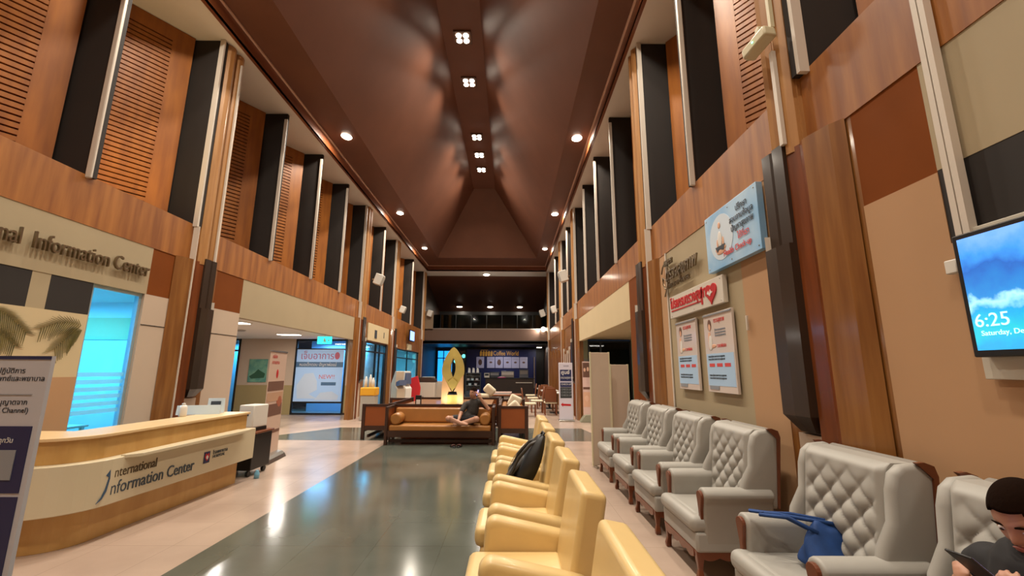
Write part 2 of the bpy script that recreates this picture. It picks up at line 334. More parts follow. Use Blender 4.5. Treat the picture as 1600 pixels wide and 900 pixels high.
# light behind those panes (room lamps)
area('office_lamp', (-6.6, 5.6, 2.55), 1.2, 95, CYAN, shape='SQUARE')
area('shop_lamp', (-5.45, 17.0, 2.5), .4, 22, CYAN, shape='SQUARE')
area('shop_lamp', (-6.2, 21.5, 2.5), 2, 90, (.08, .7, .95), shape='SQUARE')
area('clinic_lamp', (-10.1, 16.0, 2.5), .5, 45, CYAN, shape='SQUARE')
area('clinic_lamp', (-6.7, 16.1, 2.5), .8, 50, (.25, .6, 1), shape='SQUARE')
# ------------------------------------------------------------------ columns
def S(side, d): return WL+d if side == 'L' else WR-d       # d = distance out from the wall plane into the hall
def PR(side, pts): return [(S(side, d), y) for d, y in pts]
def column(side, y0, label, low=True, board=True, ledge=True):
    """y0 = near edge of the pale trim; body spans y0..y0+.62"""
    c = thing('clad_column', label, 'column', (0, 0, 0))
    b = MB()
    W = .50 if side == 'L' else .38
    for (a, e) in ((y0+.08, y0+.04+W*.48), (y0+.075+W*.48, y0+W)):
        b.prism(PR(side, [(-.05, a), (.06, a), (.10, a+.03), (.12, (a+e)/2), (.10, e-.03), (.06, e), (-.05, e)]), 3.2, 7.19, sm=False)
    b.prism(PR(side, [(-.05, y0+.07), (.03, y0+.07), (.03, y0+W+.01), (-.05, y0+W+.01)]), 3.2, 7.19)
    b.build('upper_cladding', WOODC2, c)
    b = MB(); b.box(S(side, -.62), S(side, .06), y0-.01, y0+.07, 3.8, 7.19); b.build('fin_panel', DARK, c, 'dark side panel')
    b = MB(); b.box(S(side, .0), S(side, .075), y0-.045, y0-.008, 3.78, 7.19); b.build('edge_strip', TRIM, c, 'pale vertical edge strip')
    if not (side == 'R' and y0 < 3): b = MB(); b.box(S(side, .02), S(side, .112), y0-.035, y0-.022, 0, 3.78); b.build('lower_edge_line', TRIM, c, 'thin pale line')
    if low:
        b = MB(); b.prism(PR(side, [(.0, y0-.28), (.05, y0-.2), (.09, y0-.05), (.10, y0+.0), (.0, y0+.02)]), 0, 3.24); b.build('lower_bevel', WOODC, c)
        b = MB(); b.prism(PR(side, [(.0, y0+.0), (.10, y0+.0), (.075, y0+.06), (.11, y0+.17), (.0, y0+.2)]), 0, 3.24); b.build('lower_core', WOODR, c, 'reddish inner wood')
    if board:
        b = MB(); p = [(0, y0+.17), (.17, y0+.17), (.19, y0+.3), (.19, y0+.44), (.06, y0+.62), (0, y0+.62)]
        q = [(0, y0+.17), (.14, y0+.17), (.15, y0+.28), (.12, y0+.29), (.14, y0+.33), (.15, y0+.42), (.0, y0+.56)]
        b.prism(PR(side, p), 1.24, 2.5); b.prism(PR(side, q), 2.5, 3.3)
        n = len(p); cc = (S(side, 0), y0+.38)
        lo = [(S(side, d*.45), cc[1]+(y-cc[1])*.55, 1.12) for d, y in p]; hi = [(S(side, d), y, 1.24) for d, y in p]
        b.loft([lo, hi], sm=False)
        b.build('dark_board', DBOARD, c, 'faceted dark brown guard board')
        b = MB(); b.prism([(S(side, .06), y0+.5), (S(side, .19), y0+.43), (S(side, .15), y0+.42), (S(side, .03), y0+.5)], 2.5, 2.62); b.build('notch_strip', TRIM, c, 'pale chamfer above the board')
    b = MB(); b.box(S(side, -.02), S(side, .05), y0+.24, y0+.5, 0, 1.1); b.build('base', PLAST, c)
    return c
WOODC2 = mat('upper column wood', '#b3834f', .4, col2='#a07040', nscale=4, stretch=(4, 4, .3), coat=.2)
column('L', 6.58, 'tall clad column on the left wall between information alcove and lobby opening')
column('L', 14.2, 'clad column on the left wall at the far end of the lobby opening')
column('L', 18.25, 'clad column on the left wall between glass shop door and kiosk window')
column('L', 24.4, 'last clad column on the left wall, at the parapet', board=False)
column('R', 2.90, 'near clad column on the right wall, behind the gap in the grey armchairs')
column('R', 6.58, 'clad column on the right wall behind the farthest grey armchair')
column('R', 14.3, 'clad column on the right wall beside the white arrow sign stand')
column('R', 18.2, 'slim clad column on the right wall past the arrow sign stand', board=False)
column('R', 24.4, 'last clad column on the right wall, at the parapet', board=False)
# ------------------------------------------------------------------ fins and louvred panels
FIN = {'L': [4.82, 8.76, 10.6, 12.45, 16.5, 21.6], 'R': [4.93, 8.8, 10.62, 12.4, 16.4, 20.9]}
NMF = {'L': ['above the information alcove', 'first past the near left column', 'middle of the three over the lobby lintel', 'third past the near left column', 'above the glass shop door', 'above the kiosk window'],
       'R': ['above the blue health sign', 'first past the column behind the armchairs', 'middle of the three over the cream lintel', 'third past the column behind the armchairs', 'between two far columns', 'closest to the parapet']}
for side in 'LR':
    wn = {'L': 'left', 'R': 'right'}[side]
    stops = sorted(FIN[side]+[y for y in ([6.58, 14.2, 18.25, 24.4] if side == 'L' else [2.9, 6.58, 14.3, 18.2, 24.4])])
    for y, nm in zip(FIN[side], NMF[side]):
        f = thing('divider_fin', 'dark clerestory fin on the %s wall, %s' % (wn, nm), 'fin')
        b = MB(); b.box(S(side, -.62), S(side, .04), y-.01, y+.06, 3.8, 7.19); b.build('fin_panel', DARK, f)
        b = MB(); b.box(S(side, -.01), S(side, .06), y-.045, y-.008, 3.78, 7.05, bev=.012); b.build('edge_strip', TRIM, f, 'pale rounded edge strip')
    prev = Y0
    for i, y in enumerate(stops):
        # oblique panel runs from the inner end of this fin back towards the camera and outwards
        L = min(y-prev-.05, 2.1) if i else 2.0
        prev = y + (.62 if any(abs(y-c) < .01 for c in ([6.58, 14.2, 18.25, 24.4] if side == 'L' else [2.9, 6.58, 14.3, 18.2, 24.4])) else .06)
        y -= .04; xs = S(side, -.45); xe = S(side, -.45-.66*L); y2 = y-L
        near = 'panel %s' % ('up to the column' if abs(y-prev+.62) < .01 else 'up to the dark fin')
        p = thing('louvred_panel', 'orange wood panel with slots, %s wall, ending %s' % (wn, {0: 'nearest the camera', 1: 'at the second divider', 2: 'at the third divider', 3: 'at the fourth divider', 4: 'at the fifth divider', 5: 'at the sixth divider', 6: 'at the seventh divider', 7: 'at the eighth divider', 8: 'at the ninth divider', 9: 'at the tenth divider', 10: 'at the eleventh divider', 11: 'at the twelfth divider', 12: 'at the last divider'}[i]), 'wall panel', (xs, y, 3.8))
        d = Vector((xe-xs, y2-y, 0)); ln = d.length; d.normalize(); ang = math.atan2(d.y, d.x)
        p.rotation_euler = (0, 0, ang); sg = 1 if side == 'L' else -1     # local +x along the panel, hall side is local y*sg
        b = MB(); a0, a1 = (.30 if side == 'L' else .25), ln-.22
        # solid panel, slots are real gaps between slats backed by a dark board
        b.box(0, a0, -.02, .02, 0, 3.39); b.box(a1, ln, -.02, .02, 0, 3.39); b.box(a0, a1, -.02, .02, 0, .2); b.box(a0, a1, -.02, .02, 3.15, 3.39)
        z = .2; n = 0
        while z < 3.15:
            b.box(a0, a1, -.018, .018, z+.018, z+.075); z += .079
        b.build('slatted_board', WOODN, p)
        b = MB(); b.box(a0-.02, a1+.02, (-.05 if side == 'L' else .03), (-.03 if side == 'L' else .05), .15, 3.2)
        b.build('backing', SLOT, p)
# ------------------------------------------------------------------ ceiling lamps
FRM = mat('lamp frame', '#54392a', .4)
def ridge_lamp(y, label, watts=RIDGE_W):
    t = thing('ridge_downlight', label, 'ceiling light', (-1.385, y, ZR), group=None)
    b = MB(); b.box(-.24, .24, -.24, .24, -.05, 0); b.build('housing', FRM, t)
    for x in (-.1, .1):
        for yy in (-.1, .1):
            b = MB(); b.lathe([(.0, -.068), (.075, -.066), (.08, -.05)], (x, yy, 0), 14); b.build('lamp_disc', LAMPE, t)
    area('lamp_light', (0, 0, -.09), .4, watts, WARM, parent=t, spread=RIDGE_S); return t
for y, l in [(10.5, 'square four-bulb light on the ceiling ridge, nearest of the five in the row'), (12.4, 'square four-bulb light on the ceiling ridge, second from the camera'), (15.72, 'square four-bulb light on the ceiling ridge, middle of the five'), (17.17, 'square four-bulb light on the ceiling ridge, fourth from the camera'), (18.56, 'square four-bulb light on the ceiling ridge, nearest the hipped end')]:
    ridge_lamp(y, l)
for y, l in [(6.8, 'four-bulb ridge light just above the frame'), (2.5, 'four-bulb ridge light overhead'), (-1.5, 'four-bulb ridge light behind the camera')]:
    ridge_lamp(y, l)
def side_lamp(x, y, label, watts=SIDE_W):
    t = thing('cove_downlight', label, 'ceiling light', (x, y, 7.53))
    b = MB(); b.lathe([(.13, -.012), (.15, 0)], n=20); b.build('rim', FRM, t)
    b = MB(); b.lathe([(.0, -.03), (.11, -.028), (.13, -.012)], n=18, sy=1.25); b.build('lamp_disc', LAMPE, t)
    area('lamp_light', (0, 0, -.05), .2, watts, WARM, parent=t, spread=175)
for y, n in [(10.25, 'nearest'), (15.8, 'middle'), (20.65, 'farthest')]:
    side_lamp(-4.3, y, 'round downlight in the ceiling border, %s of the three on the left' % n)
    side_lamp(1.71, y, 'round downlight in the ceiling border, %s of the three on the right' % n)
for y in (4.9, -.5):
    side_lamp(-4.3, y, 'left border downlight %s' % ('above the information desk' if y > 0 else 'behind the camera'))
    side_lamp(1.71, y, 'right border downlight %s' % ('above the near armchairs' if y > 0 else 'behind the camera'))
for x, n in [(-3.6, 'left'), (-1.43, 'middle'), (.66, 'right')]:
    t = thing('gallery_downlight', 'bright round spot low on the brown gallery ceiling, %s of three' % n, 'ceiling light', (x, 30.0, 5.96))
    b = MB(); b.lathe([(.2, -.01), (.24, .03)], n=20); b.build('rim', FRM, t)
    b = MB(); b.lathe([(.0, -.05), (.15, -.045), (.19, -.01)], n=18); b.build('lamp_disc', LAMPE, t)
    area('lamp_light', (0, 0, -.08), .3, 30, WARM, parent=t)
t = thing('soffit_lamp', 'bright lamp on the white soffit at the far end of the hall', 'ceiling light', (-1.44, 24.95, 7.2))
b = MB(); b.lathe([(.2, -.05), (.24, 0)], n=18); b.build('rim', WHITEP, t)
b = MB(); b.lathe([(.0, -.1), (.14, -.09), (.19, -.05)], n=18); b.build('lamp_disc', LAMPE, t); area('lamp_light', (0, 0, -.15), .3, 60, WARM, parent=t)
t = thing('wall_floodlight', 'bright white floodlight on the right wall beside the dark gallery', 'lamp', (2.0, 24.85, 3.9))
b = MB(); b.box(-.02, .2, -.05, .12, -.1, .1, bev=.02); b.build('housing', WHITEP, t)
b = MB(); b.ell((-.09, -.04, 0), (.13, .13, .13)); b.build('lamp_disc', LAMPE, t); area('lamp_light', (-.26, -.05, 0), .2, 30, NEUT, (0, 90, 0), parent=t)
# lobby ceiling panels
for x, y, n in [(-6.83, 13.3, 'long white ceiling panel light in the left lobby, before the poster door'), (-6.45, 10.0, 'white ceiling panel light in the left lobby, just past the pale pier')]:
    t = thing('panel_light', n, 'ceiling light', (x, y, 2.62))
    b = MB(); b.box(-.33, .33, -.18, .18, -.02, 0); b.build('frame', WHITEP, t)
    b = MB(); b.box(-.3, .3, -.15, .15, -.03, -.02); b.build('diffuser', LEDE, t); area('lamp_light', (0, 0, -.05), .6, 70, NEUT, shape='RECTANGLE', sy=.3, parent=t)
t = thing('panel_light', 'dim ceiling panel light in the right lobby beyond the cream lintel', 'ceiling light', (3.6, 11.5, 2.62))
b = MB(); b.box(-.33, .33, -.18, .18, -.02, 0); b.build('frame', WHITEP, t)
b = MB(); b.box(-.3, .3, -.15, .15, -.03, -.02); b.build('diffuser', LEDE, t); area('lamp_light', (0, 0, -.05), .6, 26, NEUT, shape='RECTANGLE', sy=.3, parent=t)
t = thing('smoke_detector', 'grey round vent on the left lobby ceiling', 'vent', (-7.6, 12.0, 2.62)); b = MB(); b.lathe([(0, -.03), (.16, -.03), (.2, 0)]); b.build('cover', mat('vent grey', '#9a948a', .6), t)
# narrow warm uplight standing on the ledge of the alcove niche
t = thing('ledge_uplight', 'warm uplight on the ledge under the slotted panel above the information alcove', 'lamp', (-5.3, 5.35, 3.82))
b = MB(); b.box(-.03, .03, -.12, .12, 0, .02); b.build('housing', FRM, t); area('lamp_light', (-.02, 0, .035), .1, 16, (1, .7, .3), (180, 0, 0), parent=t)
# wall speakers
def speaker(side, x, y, z, label, s=1):
    t = thing('wall_speaker', label, 'speaker', (x, y, z), 180 if side == 'R' else 0)
    b = MB(); b.box(-.02, .2*s, -.11*s, .11*s, -.16*s, .14*s, bev=.02, rot=(0, 18, 0)); b.build('cabinet', WHITEP, t)
    b = MB(); b.box(.195*s, .215*s, -.09*s, .09*s, -.12*s, .1*s, rot=(0, 18, 0), piv=(.1*s, 0, 0)); b.build('grille', mat('grille grey', '#a9a49a', .7) if 'grille grey' not in MATS else MATS['grille grey'], t)
    b = MB(); b.tube([(-.12, 0, 0), (.02, 0, 0)], .025); b.build('bracket', STEEL, t)
for a in [('L', -4.72, 14.7, 4.66, 'white wall speaker on the left column past the lobby opening', 1.25), ('L', -4.8, 18.6, 4.15, 'small white wall speaker on the second far left column', 1), ('L', -4.8, 24.8, 4.8, 'small white wall speaker on the last left column by the parapet', 1.2),
          ('R', 1.98, 14.8, 4.84, 'white wall speaker on the right column past the cream lintel', 1.3), ('R', 1.98, 18.5, 4.18, 'small white wall speaker on the slim far right column', 1), ('R', 1.98, 24.8, 4.85, 'small white wall speaker on the last right column by the parapet', 1.3)]: speaker(*a)
# ------------------------------------------------------------------ conduits, router on the near right column
t = thing('wireless_router', 'cream box with green light strapped across the near right column', 'router', (2.04, 3.08, 4.2))
b = MB(); b.box(-.07, .045, -.14, .12, -.05, .045, bev=.018, rot=(-8, 0, 10)); b.box(-.03, .03, -.05, .0, .045, .13, bev=.008); b.build('case', CREAMP, t)
b = MB(); b.box(-.03, .03, .121, .16, -.03, .03, bev=.01); b.build('plug', CREAMP, t)
b = MB(); b.ell((-.071, -.02, .0), (.006, .008, .008)); b.build('status_light', mat('green led', '#40ff90', .5, emit='#60ffa0', es=8), t, 'tiny green status light')
b = MB(); b.box(2.10, 2.13, 3.03, 3.07, 3.28, 4.1); one(b, 'cable_trunking', TRIM, 'white cable trunking running down the near right column under the router', 'cable duct')
b = MB(); b.box(2.10, 2.13, 3.0, 3.035, 4.3, 7.0); one(b, 'cable_trunking', CREAMP, 'cream cable trunking above the router on the near right column', 'cable duct')
b = MB(); b.box(2.20, 2.242, 1.955, 1.985, 2.2, 4.1); b.box(2.20, 2.242, 1.992, 2.022, 2.2, 4.1); one(b, 'cable_trunking', TRIM, 'pair of white cable ducts running up from the television', 'cable duct')
for x, y, l in [(-4.955, 6.96, 'white trunking on the near left column')]:
    b = MB(); b.box(x, x+.03, y-.015, y+.015, 3.3, 7.0); one(b, 'cable_trunking', TRIM, l, 'cable duct')
# ------------------------------------------------------------------ small shared materials
def M_(n, *a, **k): return MATS[n] if n in MATS else mat(n, *a, **k)
NAVY = mat('navy print', '#1d2350', .5); RED = mat('red print', '#b81c22', .45); INK = mat('dark print', '#333a44', .5); GREYP = mat('grey print', '#8b8f96', .5)
PAPER = mat('paper white', '#d9d6d0', .5); PINKP = mat('pink print', '#d9b8ae', .5); BLUEP = mat('blue print', '#4d8fd0', .45); BROP = mat('brown print', '#6b4a3c', .5); SKINP = mat('skin print', '#d9a98c', .5); LBLUE = mat('light blue print', '#a9c8e6', .5)
GOLD = mat('brushed gold', '#cdb868', .48, .55, noise=.2, nscale=3, bump=.1)
METL = mat('metal lettering', '#8a7c66', .3, .9)
def panel(b, side, x, a, c, z0, z1, mi=0, t=.004):
    """thin raised print on a board: side wall boards use y range, front boards use x range"""
    if side == 'F': b.box(a, c, x-t, x, z0, z1, mi)
    elif side == 'L': b.box(x, x+t, a, c, z0, z1, mi)
    else: b.box(x-t, x, a, c, z0, z1, mi)
    return b
# ------------------------------------------------------------------ reception desk
DESKW = mat('maple laminate', '#c39a5c', .4, col2='#b58a4c', nscale=3, stretch=(2, 2, .6)); DESKC = mat('cream laminate', '#c9bda0', .35); DESKT = mat('pale worktop', '#d8b98a', .35)
def path(off, y1, x0=-4.85):
    P = [(-3.80+off, y1), (-3.85+off, 4.55)]
    cx, cy, R = -4.25, 4.3, .36
    for i in range(9):
        a = math.radians(-4-80*i/8); P.append((cx+(R+off)*math.cos(a)+.04, cy+(R+off)*math.sin(a)))
    P.append((x0, 3.99-off)); return P
def slab(offo, offi, y1, z0, z1):
    o = path(offo, y1); i = [(-3.80+offi, y1), (-3.85+offi, 3.99-offi), (-4.85, 3.99-offi)][::-1]; b = MB(); b.prism(o+i, z0, z1); return b
desk = thing('reception_desk', 'curved maple and cream information desk with printed front', 'reception desk', (0, 0, 0))
slab(0, -.5, 6.35, 0, .33).build('plinth', DESKW, desk, bev=.004)
slab(.14, -.45, 6.47, .31, .72).build('fascia', DESKC, desk, bev=.008)
slab(.035, -.4, 6.4, .72, .915).build('upper_front', DESKW, desk, bev=.003)
slab(.06, -.42, 6.43, .915, .945).build('worktop', DESKT, desk, bev=.006)
b = MB(); b.prism([(-3.71, 4.38), (-3.62, 4.48), (-3.575, 6.2), (-3.75, 6.2), (-3.75, 4.38)], .70, .735); b.build('shelf_ledge', DESKC, desk, bev=.006)
b = MB(); b.prism([(-3.9, 4.9), (-3.9, 5.7), (-4.35, 5.7), (-4.35, 4.9)], .945, .965); b.build('glass_pad', DESKT, desk) if False else b.b.free()
Mf = Matrix.Translation((0, 0, 0))
dirv = Vector((.05, 1.8, 0)).normalized()
def deskM(y, z, o=.003):
    x = -3.85+.14+(y-4.55)/1.85*.05+o
    return Matrix(((dirv.x, 0, 1, x), (dirv.y, 0, 0, y), (0, 1, 0, z), (0, 0, 0, 1)))
LETB = mat('lettering bronze', '#5a4a34', .4, .3); LETG = mat('lettering slate', '#4a5560', .4, .3)
text('nternational', .13, deskM(4.30, .545), LETB, desk, sx=.76, ext=.004)
text('nformation Center', .17, deskM(4.28, .395), LETG, desk, sx=.80, ext=.004)
b = MB(); pts = [(0, -.09), (.05, -.06), (.085, 0), (.1, .1), (.13, .22), (.1, .2), (.06, .14), (.085, .12), (.07, .02), (.045, -.04)]
b.prism(pts, 0, .006); m = b.build('flourish', mat('flourish blue', '#3c5570', .4, .2), desk, 'tall blue sweeping initial letter'); m.matrix_local = deskM(4.16, .44)
b = MB(); b.box(0, .1, 0, .13, 0, .004); m = b.build('logo_tile', NAVY, desk); m.matrix_local = deskM(5.47, .43)
b = MB(); b.prism([(.05, .02), (.09, .07), (.075, .115), (.05, .095), (.025, .115), (.01, .07)], .004, .006); m2 = b.build('logo_mark', RED, desk); m2.matrix_local = deskM(5.47, .43)
b = MB(); b.prism([(.035, .05), (.06, .04), (.07, .07), (.05, .09), (.03, .075)], .006, .008); m2 = b.build('logo_mark', PAPER, desk); m2.matrix_local = deskM(5.47, .43)
text('โรงพยาบาล', .062, deskM(5.62, .51), LETG, desk, sx=.95, ext=.002); text('HOSPITAL', .05, deskM(5.62, .465), LETG, desk, ext=.002)
# things on and beside the desk
for (x, y, w_, h, lab) in [(-4.2, 6.0, .5, .12, 'long white document holder lying on the far end of the desk'), (-4.12, 6.22, .2, .2, 'small white notice card standing on the desk')]:
    t = thing('document_holder', lab, 'sign holder', (x, y, .946), 20)
    b = MB(); b.prism([(0, 0), (.07, 0), (.035, h), (.028, h)], -w_/2, w_/2, 'x'); b.build('card', mat('translucent white', '#c7d6de', .3), t)
    if h > .15:
        b = MB(); b.box(-.06, .06, -.001, .003, .09, .16, rot=(-8, 0, 0)); b.build('photo', INK, t)
t = thing('thermos_flask', 'white flask standing on the back of the information desk', 'flask', (-4.55, 6.1, .0))
b = MB(); b.lathe([(.0, 0), (.2, 0), (.2, .93), (0, .93)], n=20); b.b.free()
t.location = (-4.22, 5.75, .946)
b = MB(); b.lathe([(0, 0), (.04, 0), (.045, .02), (.045, .11), (.035, .14), (0, .15)], n=18); b.build('body', WHITEP, t)
b = MB(); b.lathe([(0, .15), (.02, .15), (.02, .165), (0, .17)], n=12); b.build('lid', WHITEP, t)
t = thing('equipment_cart', 'black cart with wooden top on castors at the far end of the desk', 'cart', (-4.02, 6.9, 0))
b = MB(); b.box(-.3, .24, -.25, .25, .09, .6, bev=.01); b.build('cabinet', BLACK, t); b = MB(); b.box(-.31, .26, -.27, .27, .6, .63, bev=.006); b.build('top', WOODR, t)
for x in (-.24, .18):
    for y in (-.2, .2):
        b = MB(); b.tube([(x-.02, y, .04), (x+.02, y, .04)], .04, 14); b.box(x-.012, x+.012, y-.015, y+.015, .05, .095); b.build('castor', BLACK, t)
t = thing('printer', 'white printer box standing on the black cart', 'printer', (-3.97, 6.9, .631), -8)
b = MB(); b.box(-.12, .13, -.16, .16, .0, .05, bev=.005); b.build('tray', BLACK, t); b = MB(); b.box(-.12, .13, -.16, .16, .05, .38, bev=.015); b.build('housing', WHITEP, t)
b = MB(); b.box(-.03, .05, -.165, -.158, .22, .27, bev=.004); b.build('slot', INK, t)
b = MB(); b.lathe([(0, 0), (.035, 0), (.035, .07), (.02, .1), (.02, .11), (0, .11)], (-3.66, 6.62, 0), 14); one(b, 'drink_can', mat('pale blue can', '#6fa8c4', .3), 'small pale blue can standing on the floor by the black cart', 'can')
# near banner stand at the left edge
t = thing('notice_stand', 'tall white standing notice with navy blocks at the left edge', 'standing sign', (-3.12, 2.6, 0))
b = MB(); b.box(-.4, .4, -.012, .012, .03, 1.62); b.build('board', mat('notice white', '#b9b9c0', .5), t)
b = MB(); b.box(-.4, .4, -.2, .2, 0, .03, bev=.01); b.build('foot', STEEL, t)
b = MB(); panel(b, 'F', -.012, -.4, .0, 1.6, 1.62, 1); panel(b, 'F', -.012, .0, .4, 1.6, 1.62, 0)
panel(b, 'F', -.012, -.38, .37, .86, 1.22, 0); panel(b, 'F', -.012, -.38, .37, .42, .84, 0); panel(b, 'F', -.012, -.35, .33, 1.395, 1.4, 2); b.build('printed_blocks', [NAVY, RED, GREYP], t)
for z, s in [(1.52, 'ศูนย์ปฏิบัติการ'), (1.475, 'การแพทย์และพยาบาล'), (1.34, 'ข้อมูลอนุญาตจาก'), (1.295, 'Line (All Channel)')]: text(s, .042, onwall('F', .02, -.0135, z) , INK, t, ext=.001)
b = MB(); panel(b, 'F', -.016, .06, .31, .93, 1.09, 0); b.build('blank_label', GREYP, t); b = MB(); panel(b, 'F', -.016, .0, .25, .55, .70, 0); b.build('blank_label', GREYP, t)
for z, s in [(1.13, 'ติดต่อเราได้ทุกวัน'), (.77, 'ข้อมูลเพิ่มเติม')]: text(s, .038, onwall('F', .02, -.017, z), PAPER, t, ext=.001)
# wall lettering on the left sign panel
t = thing('wall_lettering', 'raised metal letters reading Information Center on the greige wall', 'sign', (WL+.03, 0, 0))
text('Information Center', .26, onwall('L', 0, 4.36, 2.80), METL, t, ext=.015, sx=.72)
text('International', .26, onwall('L', 0, 3.3, 2.80), METL, t, ext=.015, sx=.72)
# palm mural
t = thing('palm_mural', 'printed dark green palm fronds on the cream wall band left of the glass door', 'mural', (WL, 0, 0))
def frond(y0, z0, y1, z1, sag, n=17, L=.17):
    b = MB()
    def P(s): return (y0+(y1-y0)*s, z0+(z1-z0)*s+sag*math.sin(math.pi*s))
    for i in range(n):
        s = .1+.9*i/n; y, z = P(s); y2, z2 = P(s+.02); dx, dz = y2-y, z2-z; l = math.hypot(dx, dz); dx /= l; dz /= l
        for sg in (1, -1):
            ll = L*(1-.55*abs(s-.4))*random.uniform(.8, 1.1); ay = dx*.62-sg*dz*.78; az = dz*.62+sg*dx*.78-.35
            w_ = .0045; e = (min(y+ay*ll, 5.13), max(1.47, min(z+az*ll, 2.17)))
            b.prism([(y-dx*w_, z-dz*w_), (y+dx*w_, z+dz*w_), (y+(e[0]-y)*.6+dx*w_, z+(e[1]-z)*.6+dz*w_), e], .0, .004, 'x')
    return b
PALM = mat('palm green', '#3e4020', .6, col2='#6e6426', nscale=14)
for a in [(5.12, 2.03, 4.63, 1.96, .07), (5.12, 2.0, 4.82, 1.74, .06), (4.15, 2.16, 4.53, 1.90, .03), (4.1, 1.92, 4.45, 1.76, .06)]: frond(*a).build('palm_frond', PALM, t)
# office door details and office things
b = MB(); [b.box(WL-.06, WL-.056, 5.2, 5.82, 1.0+.09*i, 1.05+.09*i) for i in range(6)]; one(b, 'frosted_strips', mat('frosted film', '#8fe0f4', .9, alpha=.5), 'row of frosted stripes across the bright glass door', 'window film')
t = thing('office_table', 'small pale table inside the blue lit office behind the glass door', 'table', (-6.6, 6.2, 0))
b = MB(); b.box(-.5, .5, -.3, .3, .72, .75, bev=.005); b.build('tabletop', PAPER, t)
for x in (-.45, .45):
    for y in (-.25, .25): b = MB(); b.box(x-.02, x+.02, y-.02, y+.02, 0, .72); b.build('leg', STEEL, t)
t = thing('office_window_frame', 'dark framed pane on the office back wall', 'window', (-7.0, 6.88, 1.2)); b = MB(); b.box(-.6, -.54, -.02, 0, 0, .9); b.box(.1, .16, -.02, 0, 0, .9); b.box(-.6, .16, -.02, 0, .85, .9); b.box(-.6, .16, -.02, 0, 0, .05); b.build('frame', mat('steel blue frame', '#3c5a70', .5), t); b = MB(); b.box(-.54, .1, -.01, -.005, .05, .85); b.build('pane', mat('blue pane', '#5fb4dc', .2), t)
# roll-up banner past the desk, facing the hall
t = thing('rollup_banner', 'beige roll-up banner with coffee coloured photos past the black cart', 'banner', (-4.12, 7.45, 0), 8)
b = MB(); b.lathe([(0, 0)]*2) if False else b.prism([(-.16, 0), (.16, 0), (.13, .06), (.08, .1), (-.04, .12), (-.12, .08)], 0, .8, 'y'); b.build('base', STEEL, t, bev=.006)
b = MB(); b.box(.0, .006, .02, .78, .1, 1.86); b.build('sheet', mat('banner beige', '#c3a897', .5), t)
b = MB(); b.box(-.01, .015, .01, .79, 1.85, 1.875); b.tube([(-.02, .4, .1), (-.02, .4, 1.86)], .01); b.build('pole', STEEL, t)
b = MB(); panel(b, 'L', .006, .05, .75, .75, .95, 0); panel(b, 'L', .006, .05, .75, 1.18, 1.34, 0); panel(b, 'L', .006, .05, .75, 1.0, 1.15, 1); panel(b, 'L', .006, .05, .75, .45, .5, 0); b.ell((.008, .62, .98), (.003, .13, .13), 2); b.ell((.008, .4, 1.47), (.003, .05, .08), 3); b.build('printed_photos', [BROP, mat('tan print', '#b59074', .5), mat('terracotta print', '#a05a40', .5), RED], t)
for z, s in [(1.74, 'คลินิก'), (1.64, 'ความงาม')]: text(s, .09, onwall('L', .008, .12, z), RED, t, ext=.001)
# green picture and poster door in the left lobby
t = thing('framed_picture', 'green landscape picture on the lobby back wall', 'picture', (-8.93, 15.49, 1.5))
b = MB(); b.box(-.33, .33, -.02, 0, -.4, .4, bev=.01); b.build('panel', mat('teal print', '#7fae93', .5, col2='#4e8a80', nscale=4), t)
b = MB(); b.prism([(-.28, -.2), (-.1, -.08), (.02, .05), (.12, -.02), (.28, -.1), (.25, -.25), (-.2, -.28)], -.024, -.02, 'y'); b.build('printed_hills', mat('dark green print', '#2f5a44', .5), t)
t = thing('window_poster', 'large pale blue poster with pink Thai headline filling the lobby glass door', 'poster', (-6.745, 15.45, .45))
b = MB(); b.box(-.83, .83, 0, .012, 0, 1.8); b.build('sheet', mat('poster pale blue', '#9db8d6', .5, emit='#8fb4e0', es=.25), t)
b = MB(); panel(b, 'F', 0, -.83, .83, 1.18, 1.36, 0); panel(b, 'F', 0, .1, .62, .55, .66, 0); b.build('title_bar', mat('slate blue print', '#4a6c90', .5), t)
text('เจ็บอาการ', .34, onwall('F', -.7, -.003, 1.46), mat('rose print', '#b05a7a', .5), t, ext=.002, sx=.9); text('หมอเด็กตอบ ปัญหาพ่อแม่', .15, onwall('F', -.72, -.006, 1.22), PAPER, t, ext=.002, sx=.85); text('NEW!!', .2, onwall('F', .0, -.003, .78), mat('coral print', '#d06a6a', .5), t, ext=.002)
b = MB(); b.prism([(-.7, .1), (-.75, .55), (-.5, .95), (-.2, .98), (-.05, .7), (-.02, .4), (-.3, .25), (0, .1)], -.006, 0, 'y'); b.prism([(-.1, .05), (.1, .3), (.5, .35), (.75, .2), (.7, .05)], -.005, 0, 'y'); b.build('printed_figure', mat('pale figure print', '#c3d3e8', .5), t)
b = MB(); b.ell((.6, -.004, 1.58), (.09, .004, .13)); b.build('printed_mark', mat('rose mark', '#c05a72', .5), t)
t = thing('exit_sign', 'glowing cyan running-man exit sign hanging over the poster door', 'exit sign', (-5.72, 13.3, 2.3))
b = MB(); b.box(-.22, .22, -.02, .02, .02, .25, bev=.01); b.build('light_box', mat('exit glow', '#40e0d0', .5, emit='#30e8d8', es=1.5), t); b = MB(); b.tube([(0, 0, .25), (0, 0, .32)], .01); b.build('hanger', STEEL, t)
b = MB(); b.ell((.0, -.025, .19), (.02, .004, .02)); b.prism([(-.05, .06), (-.01, .11), (-.04, .15), (-.0, .17), (.05, .14), (.03, .1), (.07, .06), (.05, .05), (.0, .1), (-.03, .05)], -.026, -.02, 'y'); b.prism([(.1, .13), (.15, .16), (.15, .1)], -.026, -.02, 'y'); b.build('running_figure', PAPER, t)
